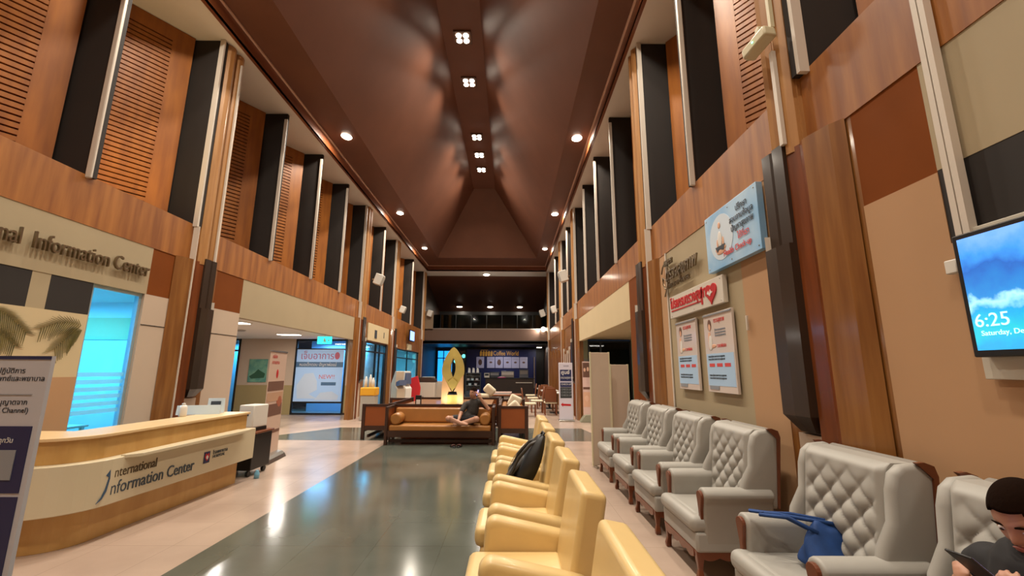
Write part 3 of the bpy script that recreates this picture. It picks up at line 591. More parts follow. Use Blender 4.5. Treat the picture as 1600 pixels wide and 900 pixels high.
b = MB(); b.box(0, .02, -.06, .06, -.05, .05, bev=.004); one(b, 'wall_switch', CREAMP, 'small white switch box at the far edge of the lobby opening', 'switch', loc=(WL+.01, 14.05, 2.1))
# far left shop front details
t = thing('shop_sign_plate', 'cream sign plate above the narrow glass shop door', 'sign', (WL+.0, 15.2, 2.58))
b = MB(); b.box(0, .04, 0, 2.6, 0, .62, bev=.005); b.build('plate', CREAM, t); b = MB(); b.box(.04, .055, .75, 1.0, .12, .42); b.box(.04, .05, 1.9, 1.96, .2, .42); b.build('emblem', INK, t)
t = thing('wall_screen', 'small glowing blue screen on the wall above the kiosks', 'screen', (WL+.03, 21.4, 2.93), 0)
b = MB(); b.box(.12, .18, -.55, .45, 0, .55, bev=.01); b.tube([(0, 0, .3), (.14, 0, .3)], .03); b.build('casing', BLACK, t); b = MB(); b.box(.18, .185, -.5, .4, .05, .5); b.build('display', mat('screen lilac', '#7fa0ff', .4, emit='#86a8ff', es=2.2), t)
b = MB(); b.box(0, .12, -.3, .3, 0, .3, bev=.02); one(b, 'wall_box', CREAMP, 'cream box mounted below the small blue screen', 'box', loc=(WL+.01, 21.4, 2.5))
# kiosks
def kiosk(x, y, rz, lab, kind):
    t = thing('check_in_kiosk', lab, 'kiosk', (x, y, 0), rz)
    b = MB(); b.box(-.28, .28, -.25, .25, 0, .05, bev=.01); b.build('foot', WHITEP, t)
    b = MB(); b.prism([(-.12, .05), (.2, .05), (.22, 1.0), (.02, 1.5), (-.06, 1.48), (-.02, .95), (-.14, .8)], -.22, .22, 'x'); b.build('body', WHITEP if kind else mat('kiosk beige', '#b9a994', .5), t, bev=.01)
    b = MB(); b.prism([(-.12, .98), (-.02, .98), (-.03, 1.44), (-.1, 1.42)] if kind else [(-.22, .95), (.0, .9), (.02, 1.05), (-.2, 1.15)], -.19, .19, 'x'); b.build('screen', mat('kiosk screen', '#55607a', .2) if 'kiosk screen' not in MATS else MATS['kiosk screen'], t)
    return t
kiosk(-4.45, 17.6, 60, 'beige kiosk with dark tilted head beside the column', 0)
kiosk(-4.3, 18.2, 70, 'tall white slanted kiosk behind the left sofa', 1)
t = thing('red_display', 'red upright display panel beside the white kiosk', 'display', (-4.1, 19.0, 0)); b = MB(); b.prism([(-.2, 0), (.2, 0), (.24, .8), (.1, 1.3), (-.2, 1.2)], -.06, .06, 'y'); b.build('panel', RED, t, bev=.02); b = MB(); b.box(-.3, .3, -.15, .15, 0, .03); b.build('foot', BLACK, t)
t = thing('counter_machine', 'grey counter with dark sloping lid beside the red display', 'machine', (-3.9, 20.2, 0)); b = MB(); b.box(-.5, .5, -.3, .3, 0, 1.0, bev=.02); b.build('cabinet', mat('machine beige', '#bdb2a4', .5), t); b = MB(); b.prism([(-.5, 1.0), (.5, 1.0), (.5, 1.12), (.3, 1.22), (-.4, 1.22)], -.3, .3, 'y'); b.build('lid', DKBR, t)
t = thing('water_station', 'yellow tub with white bottles beside the clad column past the lobby', 'container', (-4.45, 14.0, 0)); b = MB(); b.box(-.22, .22, -.2, .2, 0, .75, bev=.02); b.build('stand', mat('stand grey', '#9d978c', .5), t)
b = MB(); b.box(-.24, .24, -.22, .22, .75, 1.0, bev=.03); b.build('tub', mat('yellow tub', '#d69a1c', .45), t)
for x, y, h in [(-.14, 0, .34), (-.02, .06, .4), (.1, -.02, .3)]: b = MB(); b.lathe([(0, 1), (.05, 1), (.05, 1+h*.7), (.025, 1+h*.85), (.02, 1+h), (0, 1+h)], (x, y, 0), 12); b.build('bottle', WHITEP, t)
for x, y, h, l in [(-4.3, 23.2, 1.2, 'pale upright cabinet by the far left window'), (-3.8, 24.2, .95, 'low white cabinet beside the parapet wall')]:
    t = thing('cabinet', l, 'cabinet', (x, y, 0)); b = MB(); b.box(-.3, .3, -.25, .25, .06, h, bev=.015); b.build('body', mat('cab '+l[:4], '#b3aba0', .5), t); b = MB(); b.box(-.26, .26, -.2, .2, 0, .06); b.build('plinth', BLACK, t); b = MB(); b.box(-.27, .27, -.262, -.25, .1, h-.05, bev=.003); b.build('door', PLAST, t)
# glowing blue panel added behind the far left window for a lit room
b = MB(); b.box(-5.0, -4.0, 29.9, 29.95, .5, 2.9); one(b, 'lit_backdrop', mat('blue stand-in panel', '#30b0ff', .5, emit='#28a8ff', es=1.6), 'glowing blue panel added behind the far left window for a lit room', 'light panel')
for x, z, r in [(-3.72, 2.45, .16), (-3.18, 2.5, .13), (-3.72, 2.15, .13)]:
    t = thing('wall_lamp', 'round teal lamp glowing behind the dark far glass, %s' % {-3.18: 'at the right', -3.72: 'upper left' if z > 2.3 else 'lower left'}[x], 'lamp', (x, 29.75, z)); b = MB(); b.ell((0, 0, 0), (r, .05, r)); b.build('globe', MATS['teal globe'] if 'teal globe' in MATS else mat('teal globe', '#a0ffe8', .5, emit='#80f0e0', es=1.6), t); b = MB(); b.box(-.02, .02, .03, .1, -.02, .02); b.build('bracket', STEEL, t)
# ------------------------------------------------------------------ yellow armchairs
YEL = mat('yellow leatherette', '#d6b87c', .38, noise=.06, nscale=5, coat=.15)
GRYF = mat('grey upholstery', '#a09d96', .5, noise=.05, nscale=6); GRYB = mat('grey back fabric', '#7e7870', .7)
MAHO = mat('carved brown wood', '#6e3a20', .35, noise=.2, nscale=5, coat=.2)
def arc(c, r, a0, a1, n=6): return [(c[0]+r*math.cos(math.radians(a0+(a1-a0)*i/n)), c[1]+r*math.sin(math.radians(a0+(a1-a0)*i/n))) for i in range(n+1)]
def yellow_chair(lab, grp):
    # faces local -y, width along x; local origin at floor under the seat centre
    t = thing('yellow_armchair', lab, 'armchair', (0, 0, 0), -90, grp)
    b = MB(); b.box(-.25, .25, -.33, .26, .30, .44, bev=.045, seg=3); b.build('seat_cushion', YEL, t)
    b = MB(); b.box(-.26, .26, -.29, .24, .12, .31, bev=.025); b.build('seat_base', YEL, t)
    for s in (-1, 1):
        pr = [(-.27, .08), (.30, .08), (.33, .52)] + arc((-.17, .555), .065, 80, 178, 6)
        b = MB(); b.prism(pr, s*.255, s*.375, 'x'); o = b.build('armrest', YEL, t, bev=.04); o.data.polygons.foreach_set('use_smooth', [True]*len(o.data.polygons))
    b = MB(); b.box(-.28, .28, .20, .34, .3, .92, bev=.032, rot=(-10, 0, 0), piv=(0, .27, .3), seg=4); b.build('backrest', YEL, t)
    b = MB(); b.box(-.3, .3, .1, .3, .09, .13); b.box(-.3, .3, -.26, -.2, .09, .12); b.build('frame', BLACK, t)
    for x in (-.3, .3):
        for y in (-.22, .26): b = MB(); b.tube([(x, y, 0), (x, y, .1)], .02, 10); b.build('leg', STEEL, t)
    return t
yc = yellow_chair('yellow armchair at the very bottom edge, nearest the camera', None)
yc.location = (.08, 1.76, 0)
for y, l in [(2.72, 'second yellow armchair from the camera, whole back and seat in view'), (3.60, 'yellow armchair just in front of the one holding the black backpack'), (4.48, 'yellow armchair with the black backpack on its seat'), (5.36, 'yellow armchair just beyond the one holding the black backpack'), (6.24, 'farthest yellow armchair in the row, nearest the sofas')]:
    dup(yc, (.08, y, 0), -90, l)
# ------------------------------------------------------------------ grey tufted wing chairs
def tufted():
    b = MB(); nx, nz = 60, 76; W, Z0, Z1 = .30, .42, 1.09; V = []
    for j in range(nz+1):
        row = []; z = Z0+(Z1-Z0)*j/nz
        for i in range(nx+1):
            x = -W+2*W*i/nx; u = x/.15+.5; v = (z-.42)/.15
            h = abs(math.sin(math.pi*(u+v)*1.0)*math.sin(math.pi*(u-v)*1.0))**.45 if False else abs(math.sin(math.pi*(u+v))*math.sin(math.pi*(u-v)))**.4
            fz = min(1, max(0, (1.05-z)/.2)); fx = min(1, max(0, (W-.03-abs(x))/.05)); k = fz*fx
            d = .045*(h*k+(1-k)*.75); e = min(1, (W-abs(x))/.04+.15) ; top = 1-max(0, (z-1.04)/.05)**2*.8 if z > 1.04 else 1
            y = .16+.12*(z-Z0) - d*e*top - .03*top
            row.append(b.b.verts.new((x, y, z)))
        V.append(row)
    back = [[b.b.verts.new((x, .30+.06*(z-Z0), z)) for x in (-W, W)] for z in (Z0, Z1)]
    for j in range(nz):
        for i in range(nx): f = b.b.faces.new([V[j][i], V[j][i+1], V[j+1][i+1], V[j+1][i]]); f.smooth = True
    for f in ([*V[0][::-1], back[0][0], back[0][1]], [*V[-1], back[1][1], back[1][0]], [back[0][0], back[1][0], *[r[0] for r in V[::-1]]][::1], [back[0][1], *[r[-1] for r in V], back[1][1]], [back[0][0], back[0][1], back[1][1], back[1][0]]):
        b.b.faces.new(f)
    bmesh.ops.recalc_face_normals(b.b, faces=b.b.faces[:]); return b
def wing_chair(lab):
    t = thing('wing_armchair', lab, 'armchair', (0, 0, 0), -90)
    b = MB(); b.box(-.29, .29, -.30, .2, .33, .46, bev=.05, seg=4); b.box(-.36, .36, -.34, -.14, .335, .455, bev=.05, seg=4); b.build('seat_cushion', GRYF, t)
    b = MB(); b.box(-.36, .36, -.31, .3, .2, .345, bev=.02); b.build('seat_base', GRYF, t)
    tufted().build('backrest', GRYF, t)
    b = MB(); b.prism([(.31, .2), (.335, .2), (.40, 1.09), (.375, 1.1), (.33, 1.08)], -.3, .3, 'x'); b.build('back_panel', GRYB, t, bev=.008)
    for s in (-1, 1):
        pr = [(.345, .5), (.40, 1.04), (.385, 1.085), (.34, 1.1), (.24, 1.09), (.19, 1.05), (.165, .97), (.15, .82), (.08, .7), (.06, .6)]
        b = MB(); b.prism(pr, s*.295, s*.365, 'x'); o = b.build('wing', GRYF, t, bev=.03); o.data.polygons.foreach_set('use_smooth', [True]*len(o.data.polygons))
        b = MB(); b.prism([(.345, .52), (.402, 1.04), (.388, 1.09), (.34, 1.108), (.3, 1.105), (.33, 1.075), (.375, 1.03), (.33, .52)], s*.352, s*.375, 'x'); b.build('wing_trim', MAHO, t, 'brown wooden outer edge')
        b = MB(); b.prism([(x, z) for x, z in [(s*.27, .34), (s*.27, .56)] + [(s*(.335-.075*math.cos(math.radians(a))), .60+.062*math.sin(math.radians(a))) for a in range(0, 200, 20)] + [(s*.375, .56), (s*.36, .25), (s*.28, .25)]], -.24, .30, 'y', sm=False)
        o = b.build('armrest', GRYF, t, bev=.02); o.data.polygons.foreach_set('use_smooth', [True]*len(o.data.polygons))
        b = MB(); b.prism([(s*(.335-.045*math.cos(math.radians(a))), .60+.04*math.sin(math.radians(a))) for a in range(0, 200, 20)] + [(s*.355, .5), (s*.34, .34), (s*.32, .34), (s*.31, .5)], -.262, -.238, 'y'); b.build('arm_facing', MAHO, t, bev=.005)
        b = MB(); b.prism([(-.28, .21), (.28, .21)] + [(.28-.56*i/24, .165-.02*abs(math.sin(math.pi*i/6))*(1 if i % 12 else .2)) for i in range(25)], s*.33, s*.35, 'x'); b.build('side_apron', MAHO, t)
        for y, r in ((-.28, 0), (.29, 1)):
            b = MB(); dx = s*.0; b.loft([[(s*.32+s*o_+q*cx, y+(.5-r)*-2*o_*.6+q*cy, z) for cx, cy in ((-1, -1), (1, -1), (1, 1), (-1, 1))] for z, q, o_ in ((.0, .022, .012), (.03, .024, .014), (.08, .017, .004), (.15, .026, .0), (.21, .034, -.004))], sm=False); b.build('leg', MAHO, t, bev=.006)
    b = MB(); b.prism([(-.3, .21), (.3, .21)] + [(.3-.6*i/24, .165-.022*abs(math.sin(math.pi*i/6))) for i in range(25)], -.315, -.295, 'y'); b.build('front_apron', MAHO, t)
    return t
wc = wing_chair('grey tufted wing armchair with the blue bag on it, beside the near column')
wc.location = (1.73, 2.63, 0)
for y, l in [(1.70, 'grey wing armchair at the right edge with the phone-reading person'), (3.90, 'empty grey tufted armchair just past the dark guard board of the near column'), (4.85, 'grey tufted armchair second past the near column, under the health posters'), (5.8, 'grey tufted armchair second from the far end of the row'), (6.8, 'farthest grey tufted armchair beside the tall white partition')]:
    dup(wc, (1.73, y, 0), -90, l)
# tall pale partition boards beyond the armchairs
for x0, x1, y, h, rz, l in [(1.37, 1.70, 7.45, 1.86, 4, 'tall pale standing partition panel at the end of the grey armchair row'), (1.78, 2.10, 7.75, 1.66, 4, 'lower pale partition panel between the tall panel and the right column')]:
    t = thing('partition_panel', l, 'partition', (x0, y, 0), rz); b = MB(); b.box(0, x1-x0, -.02, .02, .03, h, bev=.006); b.build('board', PLAST, t)
    b = MB(); b.box(-.006, .012, -.026, .026, .02, h+.008); b.box(x1-x0-.012, x1-x0+.006, -.026, .026, .02, h+.008); b.build('edge_frame', CREAMP, t); b = MB(); b.box(.02, .06, -.15, .15, 0, .03); b.box(x1-x0-.06, x1-x0-.02, -.15, .15, 0, .03); b.build('foot', STEEL, t)
# ------------------------------------------------------------------ blue bag and black backpack
BLU = mat('blue fabric', '#14407e', .75, noise=.3, nscale=12, bump=.3)
t = thing('tote_bag', 'blue cloth tote bag slumped on the seat of a grey tufted armchair', 'bag', (1.84, 2.68, .455), 15)
b = MB()
rings = []
for j in range(12):
    s = j/11; z = .02+.22*s; w_ = .20*(1-.45*s*s)*(1 if j else .8); d = .13*(1-.75*s)+.01
    rings.append([(w_*math.cos(a)*(1+.06*math.sin(5*a+j)) + .03*s, d*math.sin(a)*(1+.08*math.sin(3*a+j*.7)), z+.025*math.cos(2*a+1)*s) for a in [2*math.pi*k/28 for k in range(28)]])
b.loft(rings); b.build('body', BLU, t, sub=1)
for k in (-1, 1):
    b = MB(); b.tube([(-.1, k*.02, .2), (-.2, .1+k*.03, .26), (-.28, .24+k*.04, .245), (-.22, .2, .25), (-.1, .1+k*.05, .25), (.02, k*.03, .24)], .011, 8); b.build('strap', BLU, t)
t = thing('backpack', 'black backpack leaning back on a yellow armchair seat', 'backpack', (.10, 4.46, .445), -90)
BKP = mat('black nylon', '#1a1816', .5, noise=.4, nscale=9, bump=.3)
b = MB(); rings = []
for j in range(14):
    s = j/13; z = .0+.48*s; w_ = .20*(math.sin(math.pi*(.16+.72*s))**.5)*(1-.25*s); d = .13*(math.sin(math.pi*(.14+.78*s))**.6)*(1-.4*s)
    rings.append([(w_*math.copysign(abs(math.cos(a))**.7, math.cos(a)), .02+.22*s+d*math.copysign(abs(math.sin(a))**.8, math.sin(a))-.02, z+.01*math.sin(6*a)) for a in [2*math.pi*k/28 for k in range(28)]])
b.loft(rings); b.build('body', BKP, t, sub=1)
b = MB(); b.loft([[(.11*k*math.cos(a), -.13+.22*(s)+.0+.035*k*math.sin(a)-.02, .04+.26*s) for a in [2*math.pi*q/18 for q in range(18)]] for s, k in ((0, .6), (.12, .95), (.5, 1.05), (.85, .9), (1, .5))]); b.build('front_pocket', mat('dark grey nylon', '#37332e', .5), t)
b = MB(); b.tube([(-.05, .2, .44), (-.04, .23, .50), (.04, .24, .50), (.05, .2, .44)], .012, 8); b.build('handle', BKP, t)
for x in (-.08, .08): b = MB(); b.tube([(x, .2, .44), (x*1.15, .10, .40), (x*1.35, -.01, .28), (x*1.4, -.09, .14), (x*1.2, -.12, .05)], .016, 8); b.build('strap', MATS['dark grey nylon'], t)
b = MB(); b.tube([(-.12, -.12, .12), (-.13, -.05, .25), (-.1, .05, .38)], .004, 6); b.build('zip', STEEL, t)
# ------------------------------------------------------------------ sofas round the sculpture
TANL = mat('tan leather', '#a06a30', .42, noise=.12, nscale=4, coat=.15); SOFW = mat('sofa dark wood', '#3a2014', .4, noise=.2, nscale=4); PANW = mat('orange wood panel', '#8e4a1c', .45, noise=.1, nscale=3)
def sofa(lab, loc, rz, Ln=2.32):
    t = thing('wooden_sofa', lab, 'sofa', loc, rz); h = Ln/2
    b = MB(); b.box(-h+.08, h-.08, -.30, .27, .27, .40, bev=.035, seg=3); b.build('seat_cushion', TANL, t)
    b = MB(); b.box(-h+.1, h-.1, .12, .24, .40, .72, bev=.04, rot=(-8, 0, 0), piv=(0, .2, .4), seg=3); b.build('back_cushion', TANL, t)
    for s in (-1, 1):
        b = MB(); b.tube([(s*(h-.21), -.27, .52), (s*(h-.21), -.25, .52), (s*(h-.21), .10, .52), (s*(h-.21), .12, .52)], [.09, .12, .12, .09], 20); b.build('bolster', TANL, t)
        b = MB(); b.box(s*h-.0, s*(h-.06), -.33, -.25, 0, .78, bev=.008); b.box(s*h, s*(h-.06), .27, .34, 0, .80, bev=.008); b.box(s*h, s*(h-.06), -.25, .27, .2, .30); b.box(s*h, s*(h-.06), -.25, .27, .72, .775); b.build('end_frame', SOFW, t)
        b = MB(); b.box(s*(h-.012), s*(h-.05), -.25, .27, .30, .72); b.build('end_panel', PANW, t, 'orange wooden end panel')
    b = MB(); b.box(-h+.06, h-.06, -.31, -.27, .16, .29); b.box(-h+.06, h-.06, .28, .32, .16, .29); b.box(-h+.06, h-.06, -.2, -.16, .04, .1); b.box(-h+.06, h-.06, .28, .32, .74, .79); b.build('rail', SOFW, t)
    b = MB(); b.box(-h+.06, h-.06, .29, .315, .29, .74); b.build('back_panel', PANW, t, 'orange wooden back panel')
    return t
s0 = sofa('long tan wooden sofa facing the camera, with the seated man', (-1.48, 9.75, 0), 0)
dup(s0, (-3.05, 11.32, 0), -90, 'tan wooden sofa seen from its end, left of the man\'s sofa')
dup(s0, (.08, 10.95, 0), 90, 'tan wooden sofa seen from its orange end, right of the man\'s sofa')
dup(s0, (-1.48, 12.85, 0), 180, 'tan wooden sofa facing away, behind the golden sculpture')
t = thing('sculpture_plinth', 'wide low orange wood plinth inside the ring of sofas', 'plinth', (-1.48, 11.3, 0)); b = MB(); b.box(-1.0, 1.0, -1.05, 1.05, 0, .7, bev=.01); b.build('body', PANW, t); b = MB(); b.box(-1.04, 1.04, -1.09, 1.09, .7, .745, bev=.008); b.build('top', WOODC, t)
sc = thing('sculpture', 'golden pointed leaf-shaped sculpture with almond opening on the plinth', 'sculpture', (-1.38, 10.62, .746))
def ogive(w_, z0, zm, z1, n=14):
    L = []
    for i in range(n+1):
        s = i/n; z = z0+(zm-z0)*s; L.append((w_*math.sin(s*math.pi/2)**.8, z))
    for i in range(1, n+1):
        s = i/n; z = zm+(z1-zm)*s; L.append((w_*(math.cos(s*math.pi/2)**.75), z))
    return L
o = ogive(.27, .34, .78, 1.36); i_ = ogive(.062, .62, .86, 1.10)
b = MB()
for sg in (1, -1):
    O = [b.b.verts.new((sg*x, -.045, z)) for x, z in o]; I = [b.b.verts.new((sg*x, -.07, z)) for x, z in i_]
    O2 = [b.b.verts.new((sg*x, .045, z)) for x, z in o]; I2 = [b.b.verts.new((sg*x, .07, z)) for x, z in i_]
    for k in range(len(O)-1):
        b.b.faces.new([O[k], O[k+1], I[k+1], I[k]]); b.b.faces.new([O2[k], O2[k+1], I2[k+1], I2[k]]); b.b.faces.new([O[k], O[k+1], O2[k+1], O2[k]]); b.b.faces.new([I[k], I[k+1], I2[k+1], I2[k]])
bmesh.ops.remove_doubles(b.b, verts=b.b.verts, dist=1e-4); bmesh.ops.recalc_face_normals(b.b, faces=b.b.faces[:]); b.build('leaf_ring', GOLD, sc)
b = MB()
for sg in (1, -1): b.prism([(sg*.265, 0), (sg*.25, .68), (sg*.20, .62), (sg*.03, .30), (sg*.10, .30), (sg*.115, .24), (sg*.115, 0)], -.06, .06, 'y')
b.build('side_slab', mat('pale gold panel', '#d2a878', .5, .3, bump=.1, nscale=6), sc)
b = MB(); b.prism([(-.115, 0), (.115, 0), (.115, .22), (-.115, .22)], -.05, .05, 'y'); b.build('centre_block', GOLD, sc)
b = MB(); b.prism([(0, .30), (.115, .52), (.0, .62), (-.115, .52)], -.085, -.05, 'y'); b.build('pointed_petal', GOLD, sc)
for x, y, n in [(-1.55, 10.27, 'left'), (-1.21, 10.27, 'right')]:
    t = thing('uplight', 'small uplight on the plinth at the %s foot of the sculpture' % n, 'lamp', (x, y, .746)); b = MB(); b.lathe([(0, 0), (.04, 0), (.045, .03), (.03, .035), (0, .035)], n=12); b.build('housing', BLACK, t)
    area('lamp_light', (0, 0, .05), .06, 2.2, (1, .9, .75), (158, 0, 0), parent=t)
for x, y, c, l in [(-2.15, 10.4, PAPER, 'white notice card on the dark stand at the left of the plinth')]:
    t = thing('notice_card', l, 'card', (x, y, .746)); b = MB(); b.box(-.07, .07, -.02, .02, 0, .22, bev=.01); b.build('stand', BLACK, t); b = MB(); b.box(-.045, .045, -.03, -.02, .0, .12); b.build('card', c, t)
for x, y, rz, l in [(-1.16, 9.22, 30, 'left sandal of the pair on the floor before the sofa'), (-1.03, 9.26, -10, 'right sandal of the pair on the floor before the sofa')]:
    t = thing('sandal', l, 'sandal', (x, y, 0), rz); b = MB(); b.lathe([(0, 0), (1, 0), (1.03, .012), (1, .024), (0, .024)], n=20, sx=.045, sy=.12); b.build('sole', BLACK, t)
    b = MB(); b.tube([(-.04, -.03, .02), (-.02, -.02, .05), (.02, -.02, .05), (.04, -.03, .02)], .012, 8); b.build('strap', mat('sandal brown '+l[:4], '#5a3028', .5), t)
# ------------------------------------------------------------------ people
SKIN = mat('skin', '#ae8068', .5); HAIR = mat('dark hair', '#1a0f09', 1.0, bump=.25, nscale=90, stretch=(1, 1, .2), spec=.05); EYEW = mat('eye white', '#d8d2ca', .3); EYED = mat('eye dark', '#1a0e08', .2); LIP = mat('lip', '#9c5a4c', .5)
def limb(b, pts, rads, n=14):
    # densified tapered tube with rounded joints
    b.tube(pts, rads, n)
    for p, r in zip(pts, rads): b.ell(p, (r, r, r), u=12, v=8)
def headpts(scale=1.0, hair=False):
    """face looks to local -y, z up, origin at head centre"""
    b = bmesh.new(); bmesh.ops.create_uvsphere(b, u_segments=48, v_segments=36, radius=1)
    for v in b.verts:
        x, y, z = v.co; f = max(0, -y)
        X = x*.076; Y = y*.097; Z = z*.118
        if z < 0: X *= 1-.34*(-z)**1.6; Y = Y*(1-.12*(-z)) - (.014*(-z) if y < 0 else -.0) ; Y += (.03*(-z) if y > 0 else 0)*-1
        if y < 0:
            g = lambda cx, cz, sx, sz: math.exp(-((x-cx)/sx)**2-((z-cz)/sz)**2)
            if not hair:
                Y -= .024*g(0, -.17, .14, .17)*f + .010*g(0, .03, .1, .2)*f      # nose
                Y += .012*g(.38, .06, .17, .11)*f + .012*g(-.38, .06, .17, .11)*f  # sockets
                Y -= .006*g(0, .28, .55, .1)*f                                    # brow
                Y -= .008*g(0, -.50, .24, .07)*f; Y -= .009*g(0, -.82, .25, .14)*f
                Y -= .005*(g(.5, -.25, .2, .2)+g(-.5, -.25, .2, .2))*f
        v.co = (X*scale, Y*scale, Z*scale)
    return b
def make_head(parent, M, skinm=SKIN, hairlen=0, rough=1.0):
    """eyes, brows, lips, hair as children; the head itself is merged into the body by the caller"""
    def put(mb, nm, m): o = mb.build(nm, m, parent); o.matrix_local = M; return o
    for s in (-1, 1):
        b = MB(); b.ell((s*.030, -.080, .006), (.0125, .010, .006)); e = put(b, 'eye', EYEW)
        b = MB(); b.ell((s*.030, -.0885, .004), (.006, .003, .005)); i = b.build('iris', EYED, e)
        b = MB(); b.tube([(s*.014, -.094, .028), (s*.03, -.095, .034), (s*.048, -.084, .028)], [.003, .004, .002], 8); put(b, 'eyebrow', HAIR)
    b = MB(); b.ell((0, -.0965, -.054), (.024, .006, .005)); b.ell((0, -.095, -.063), (.02, .006, .005)); put(b, 'lips', LIP)
    h = headpts(1.10, True); kill = []
    for v in h.verts:
        x, y, z = v.co
        if not (z > .045 + .0*y and (y > -.075 or z > .065) or (y > .0 and z > -.05-hairlen)): kill.append(v)
    bmesh.ops.delete(h, geom=kill, context='VERTS')
    m = MB(); m.b.free(); m.b = h
    for f in m.b.faces: f.smooth = True
    o = put(m, 'hair', HAIR); md = o.modifiers.new('thick', 'SOLIDIFY'); md.thickness = .014; md.offset = -1
    return o
def add_mesh(b, bm2, M):
    me = bpy.data.meshes.new('tmp'); bm2.to_mesh(me); bm2.free(); me.transform(M); b.b.from_mesh(me); bpy.data.meshes.remove(me)
def ears(b, M):
    for s in (-1, 1):
        q = bmesh.new(); bmesh.ops.create_uvsphere(q, u_segments=12, v_segments=8, radius=1, matrix=Matrix.Translation((s*.077, .012, .0)) @ Euler((0, s*.35, s*.4)).to_matrix().to_4x4() @ Matrix.Diagonal((.009, .02, .032, 1))); add_mesh(b, q, M)
def hand(b, wrist, direction, palmn, curl=(35, 45, 30), size=1.0, thumb=1, spread=.0):
    """wrist point, direction to the fingertips, palm normal (the side the fingers curl to)"""
    d = Vector(direction).normalized(); n = Vector(palmn); n = (n-n.dot(d)*d).normalized(); s = d.cross(n)*thumb
    W = Vector(wrist); k = size
    for q in range(4):
        o = (q-1.5)*.019*k; b.tube([W+s*o*.5, W+d*.045*k+s*o*.9, W+d*.088*k+s*o], [.014*k, .0135*k, .011*k], 10)
        L = [.072, .080, .074, .058][q]*k; p = W+d*.088*k+s*o; a = 0; pts = [p]
        for seg, fr in enumerate((.45, .32, .23)):
            a += math.radians(curl[seg]); dd = math.cos(a)*d + math.sin(a)*n + s*(q-1.5)*spread; p = p+dd.normalized()*L*fr; pts.append(p)
        b.tube(pts, [.0098*k, .0092*k, .0082*k, .0068*k], 10)
        for P_, r in zip(pts, (.0098, .0092, .0082, .0068)): b.ell(P_, (r*k,)*3, u=10, v=6)
    b.ell(W+d*.05*k, (.034*k, .034*k, .02*k))
    p0 = W+d*.02*k-s*.02*k; p1 = p0+(d*.5-s*.75+n*.3).normalized()*.042*k; p2 = p1+(d*.85-s*.2+n*.5).normalized()*.032*k; p3 = p2+(d*.8+s*.1+n*.5).normalized()*.024*k
    b.tube([p0, p1, p2, p3], [.015*k, .0125*k, .0105*k, .0085*k], 10); b.ell(p3, (.0085*k,)*3, u=10, v=6)
def fuse(b, name, m, parent, vox, smooth=6):
    o = b.build(name, m, parent); md = o.modifiers.new('fuse', 'REMESH'); md.mode = 'VOXEL'; md.voxel_size = vox; md.use_smooth_shade = True
    if smooth: s = o.modifiers.new('soft', 'SMOOTH'); s.iterations = smooth; s.factor = .5
    return o
def orient(loc, yaw, pitch, roll=0): return Matrix.Translation(loc) @ Euler((0, 0, math.radians(yaw))).to_matrix().to_4x4() @ Euler((math.radians(pitch), math.radians(roll), 0)).to_matrix().to_4x4()
# the reader in the armchair at the right edge (faces -x, looks down at a phone)
pr = thing('person', 'person with short dark hair and dark top reading a phone in the right-edge armchair', 'person', (-.13, -.10, .02))
HM = orient((1.88, 1.66, 1.055), -76, 32, 0)
b = MB(); add_mesh(b, headpts(1.0), HM); ears(b, HM)
limb(b, [(1.90, 1.66, 1.0), (1.91, 1.67, .90), (1.92, 1.68, .84)], [.052, .055, .07])
limb(b, [(1.92, 1.68, .82), (1.92, 1.68, .6), (1.92, 1.69, .50)], [.12, .13, .14])
limb(b, [(1.91, 1.50, .82), (1.90, 1.44, .66), (1.68, 1.45, .86)], [.055, .044, .03]); limb(b, [(1.91, 1.85, .82), (1.90, 1.92, .66), (1.68, 1.68, .83)], [.055, .044, .03])
hand(b, (1.68, 1.45, .86), (-.75, .18, .45), (.45, .6, .5), (30, 40, 35), .95, -1)
hand(b, (1.68, 1.68, .83), (-.8, -.2, .5), (.2, -.9, .35), (25, 40, 35), .95, 1)
for s in (-1, 1): limb(b, [(1.9, 1.69+s*.1, .54), (1.45, 1.69+s*.12, .53), (1.38, 1.69+s*.12, .12)], [.085, .06, .045]); limb(b, [(1.40, 1.69+s*.12, .06), (1.25, 1.69+s*.12, .035)], [.04, .035])
fuse(b, 'body', SKIN, pr, .006, 4); make_head(pr, HM, hairlen=.02)
b = MB(); limb(b, [(1.92, 1.68, .86), (1.92, 1.68, .62), (1.93, 1.69, .52)], [.13, .15, .155]); limb(b, [(1.91, 1.53, .84), (1.91, 1.83, .84)], [.075, .075]); limb(b, [(1.91, 1.49, .82), (1.90, 1.43, .66), (1.76, 1.44, .78)], [.07, .058, .045]); limb(b, [(1.91, 1.86, .82), (1.90, 1.93, .66), (1.76, 1.76, .76)], [.07, .058, .045])
fuse(b, 'dark_top', mat('charcoal cloth', '#1b1a1c', .8), pr, .012, 4)
b = MB(); [limb(b, [(1.93, 1.69+s*.08, .54), (1.45, 1.69+s*.12, .535), (1.385, 1.69+s*.12, .12)], [.105, .075, .06]) for s in (-1, 1)]; fuse(b, 'trousers', mat('dark trousers', '#22242c', .8), pr, .014, 4)
ph = thing('smartphone', 'phone with glowing lilac screen held by the person at the right edge', 'phone', (1.445, 1.46, .955)); ph.rotation_euler = (math.radians(0), math.radians(38), math.radians(10))
b = MB(); b.box(-.075, .075, -.036, .036, -.004, .004, bev=.003); b.build('case', BLACK, ph); b = MB(); b.box(-.068, .068, -.032, .032, .0041, .0048); b.build('display', mat('phone screen', '#c0b8ff', .3, emit='#b8b0ff', es=1.2), ph)
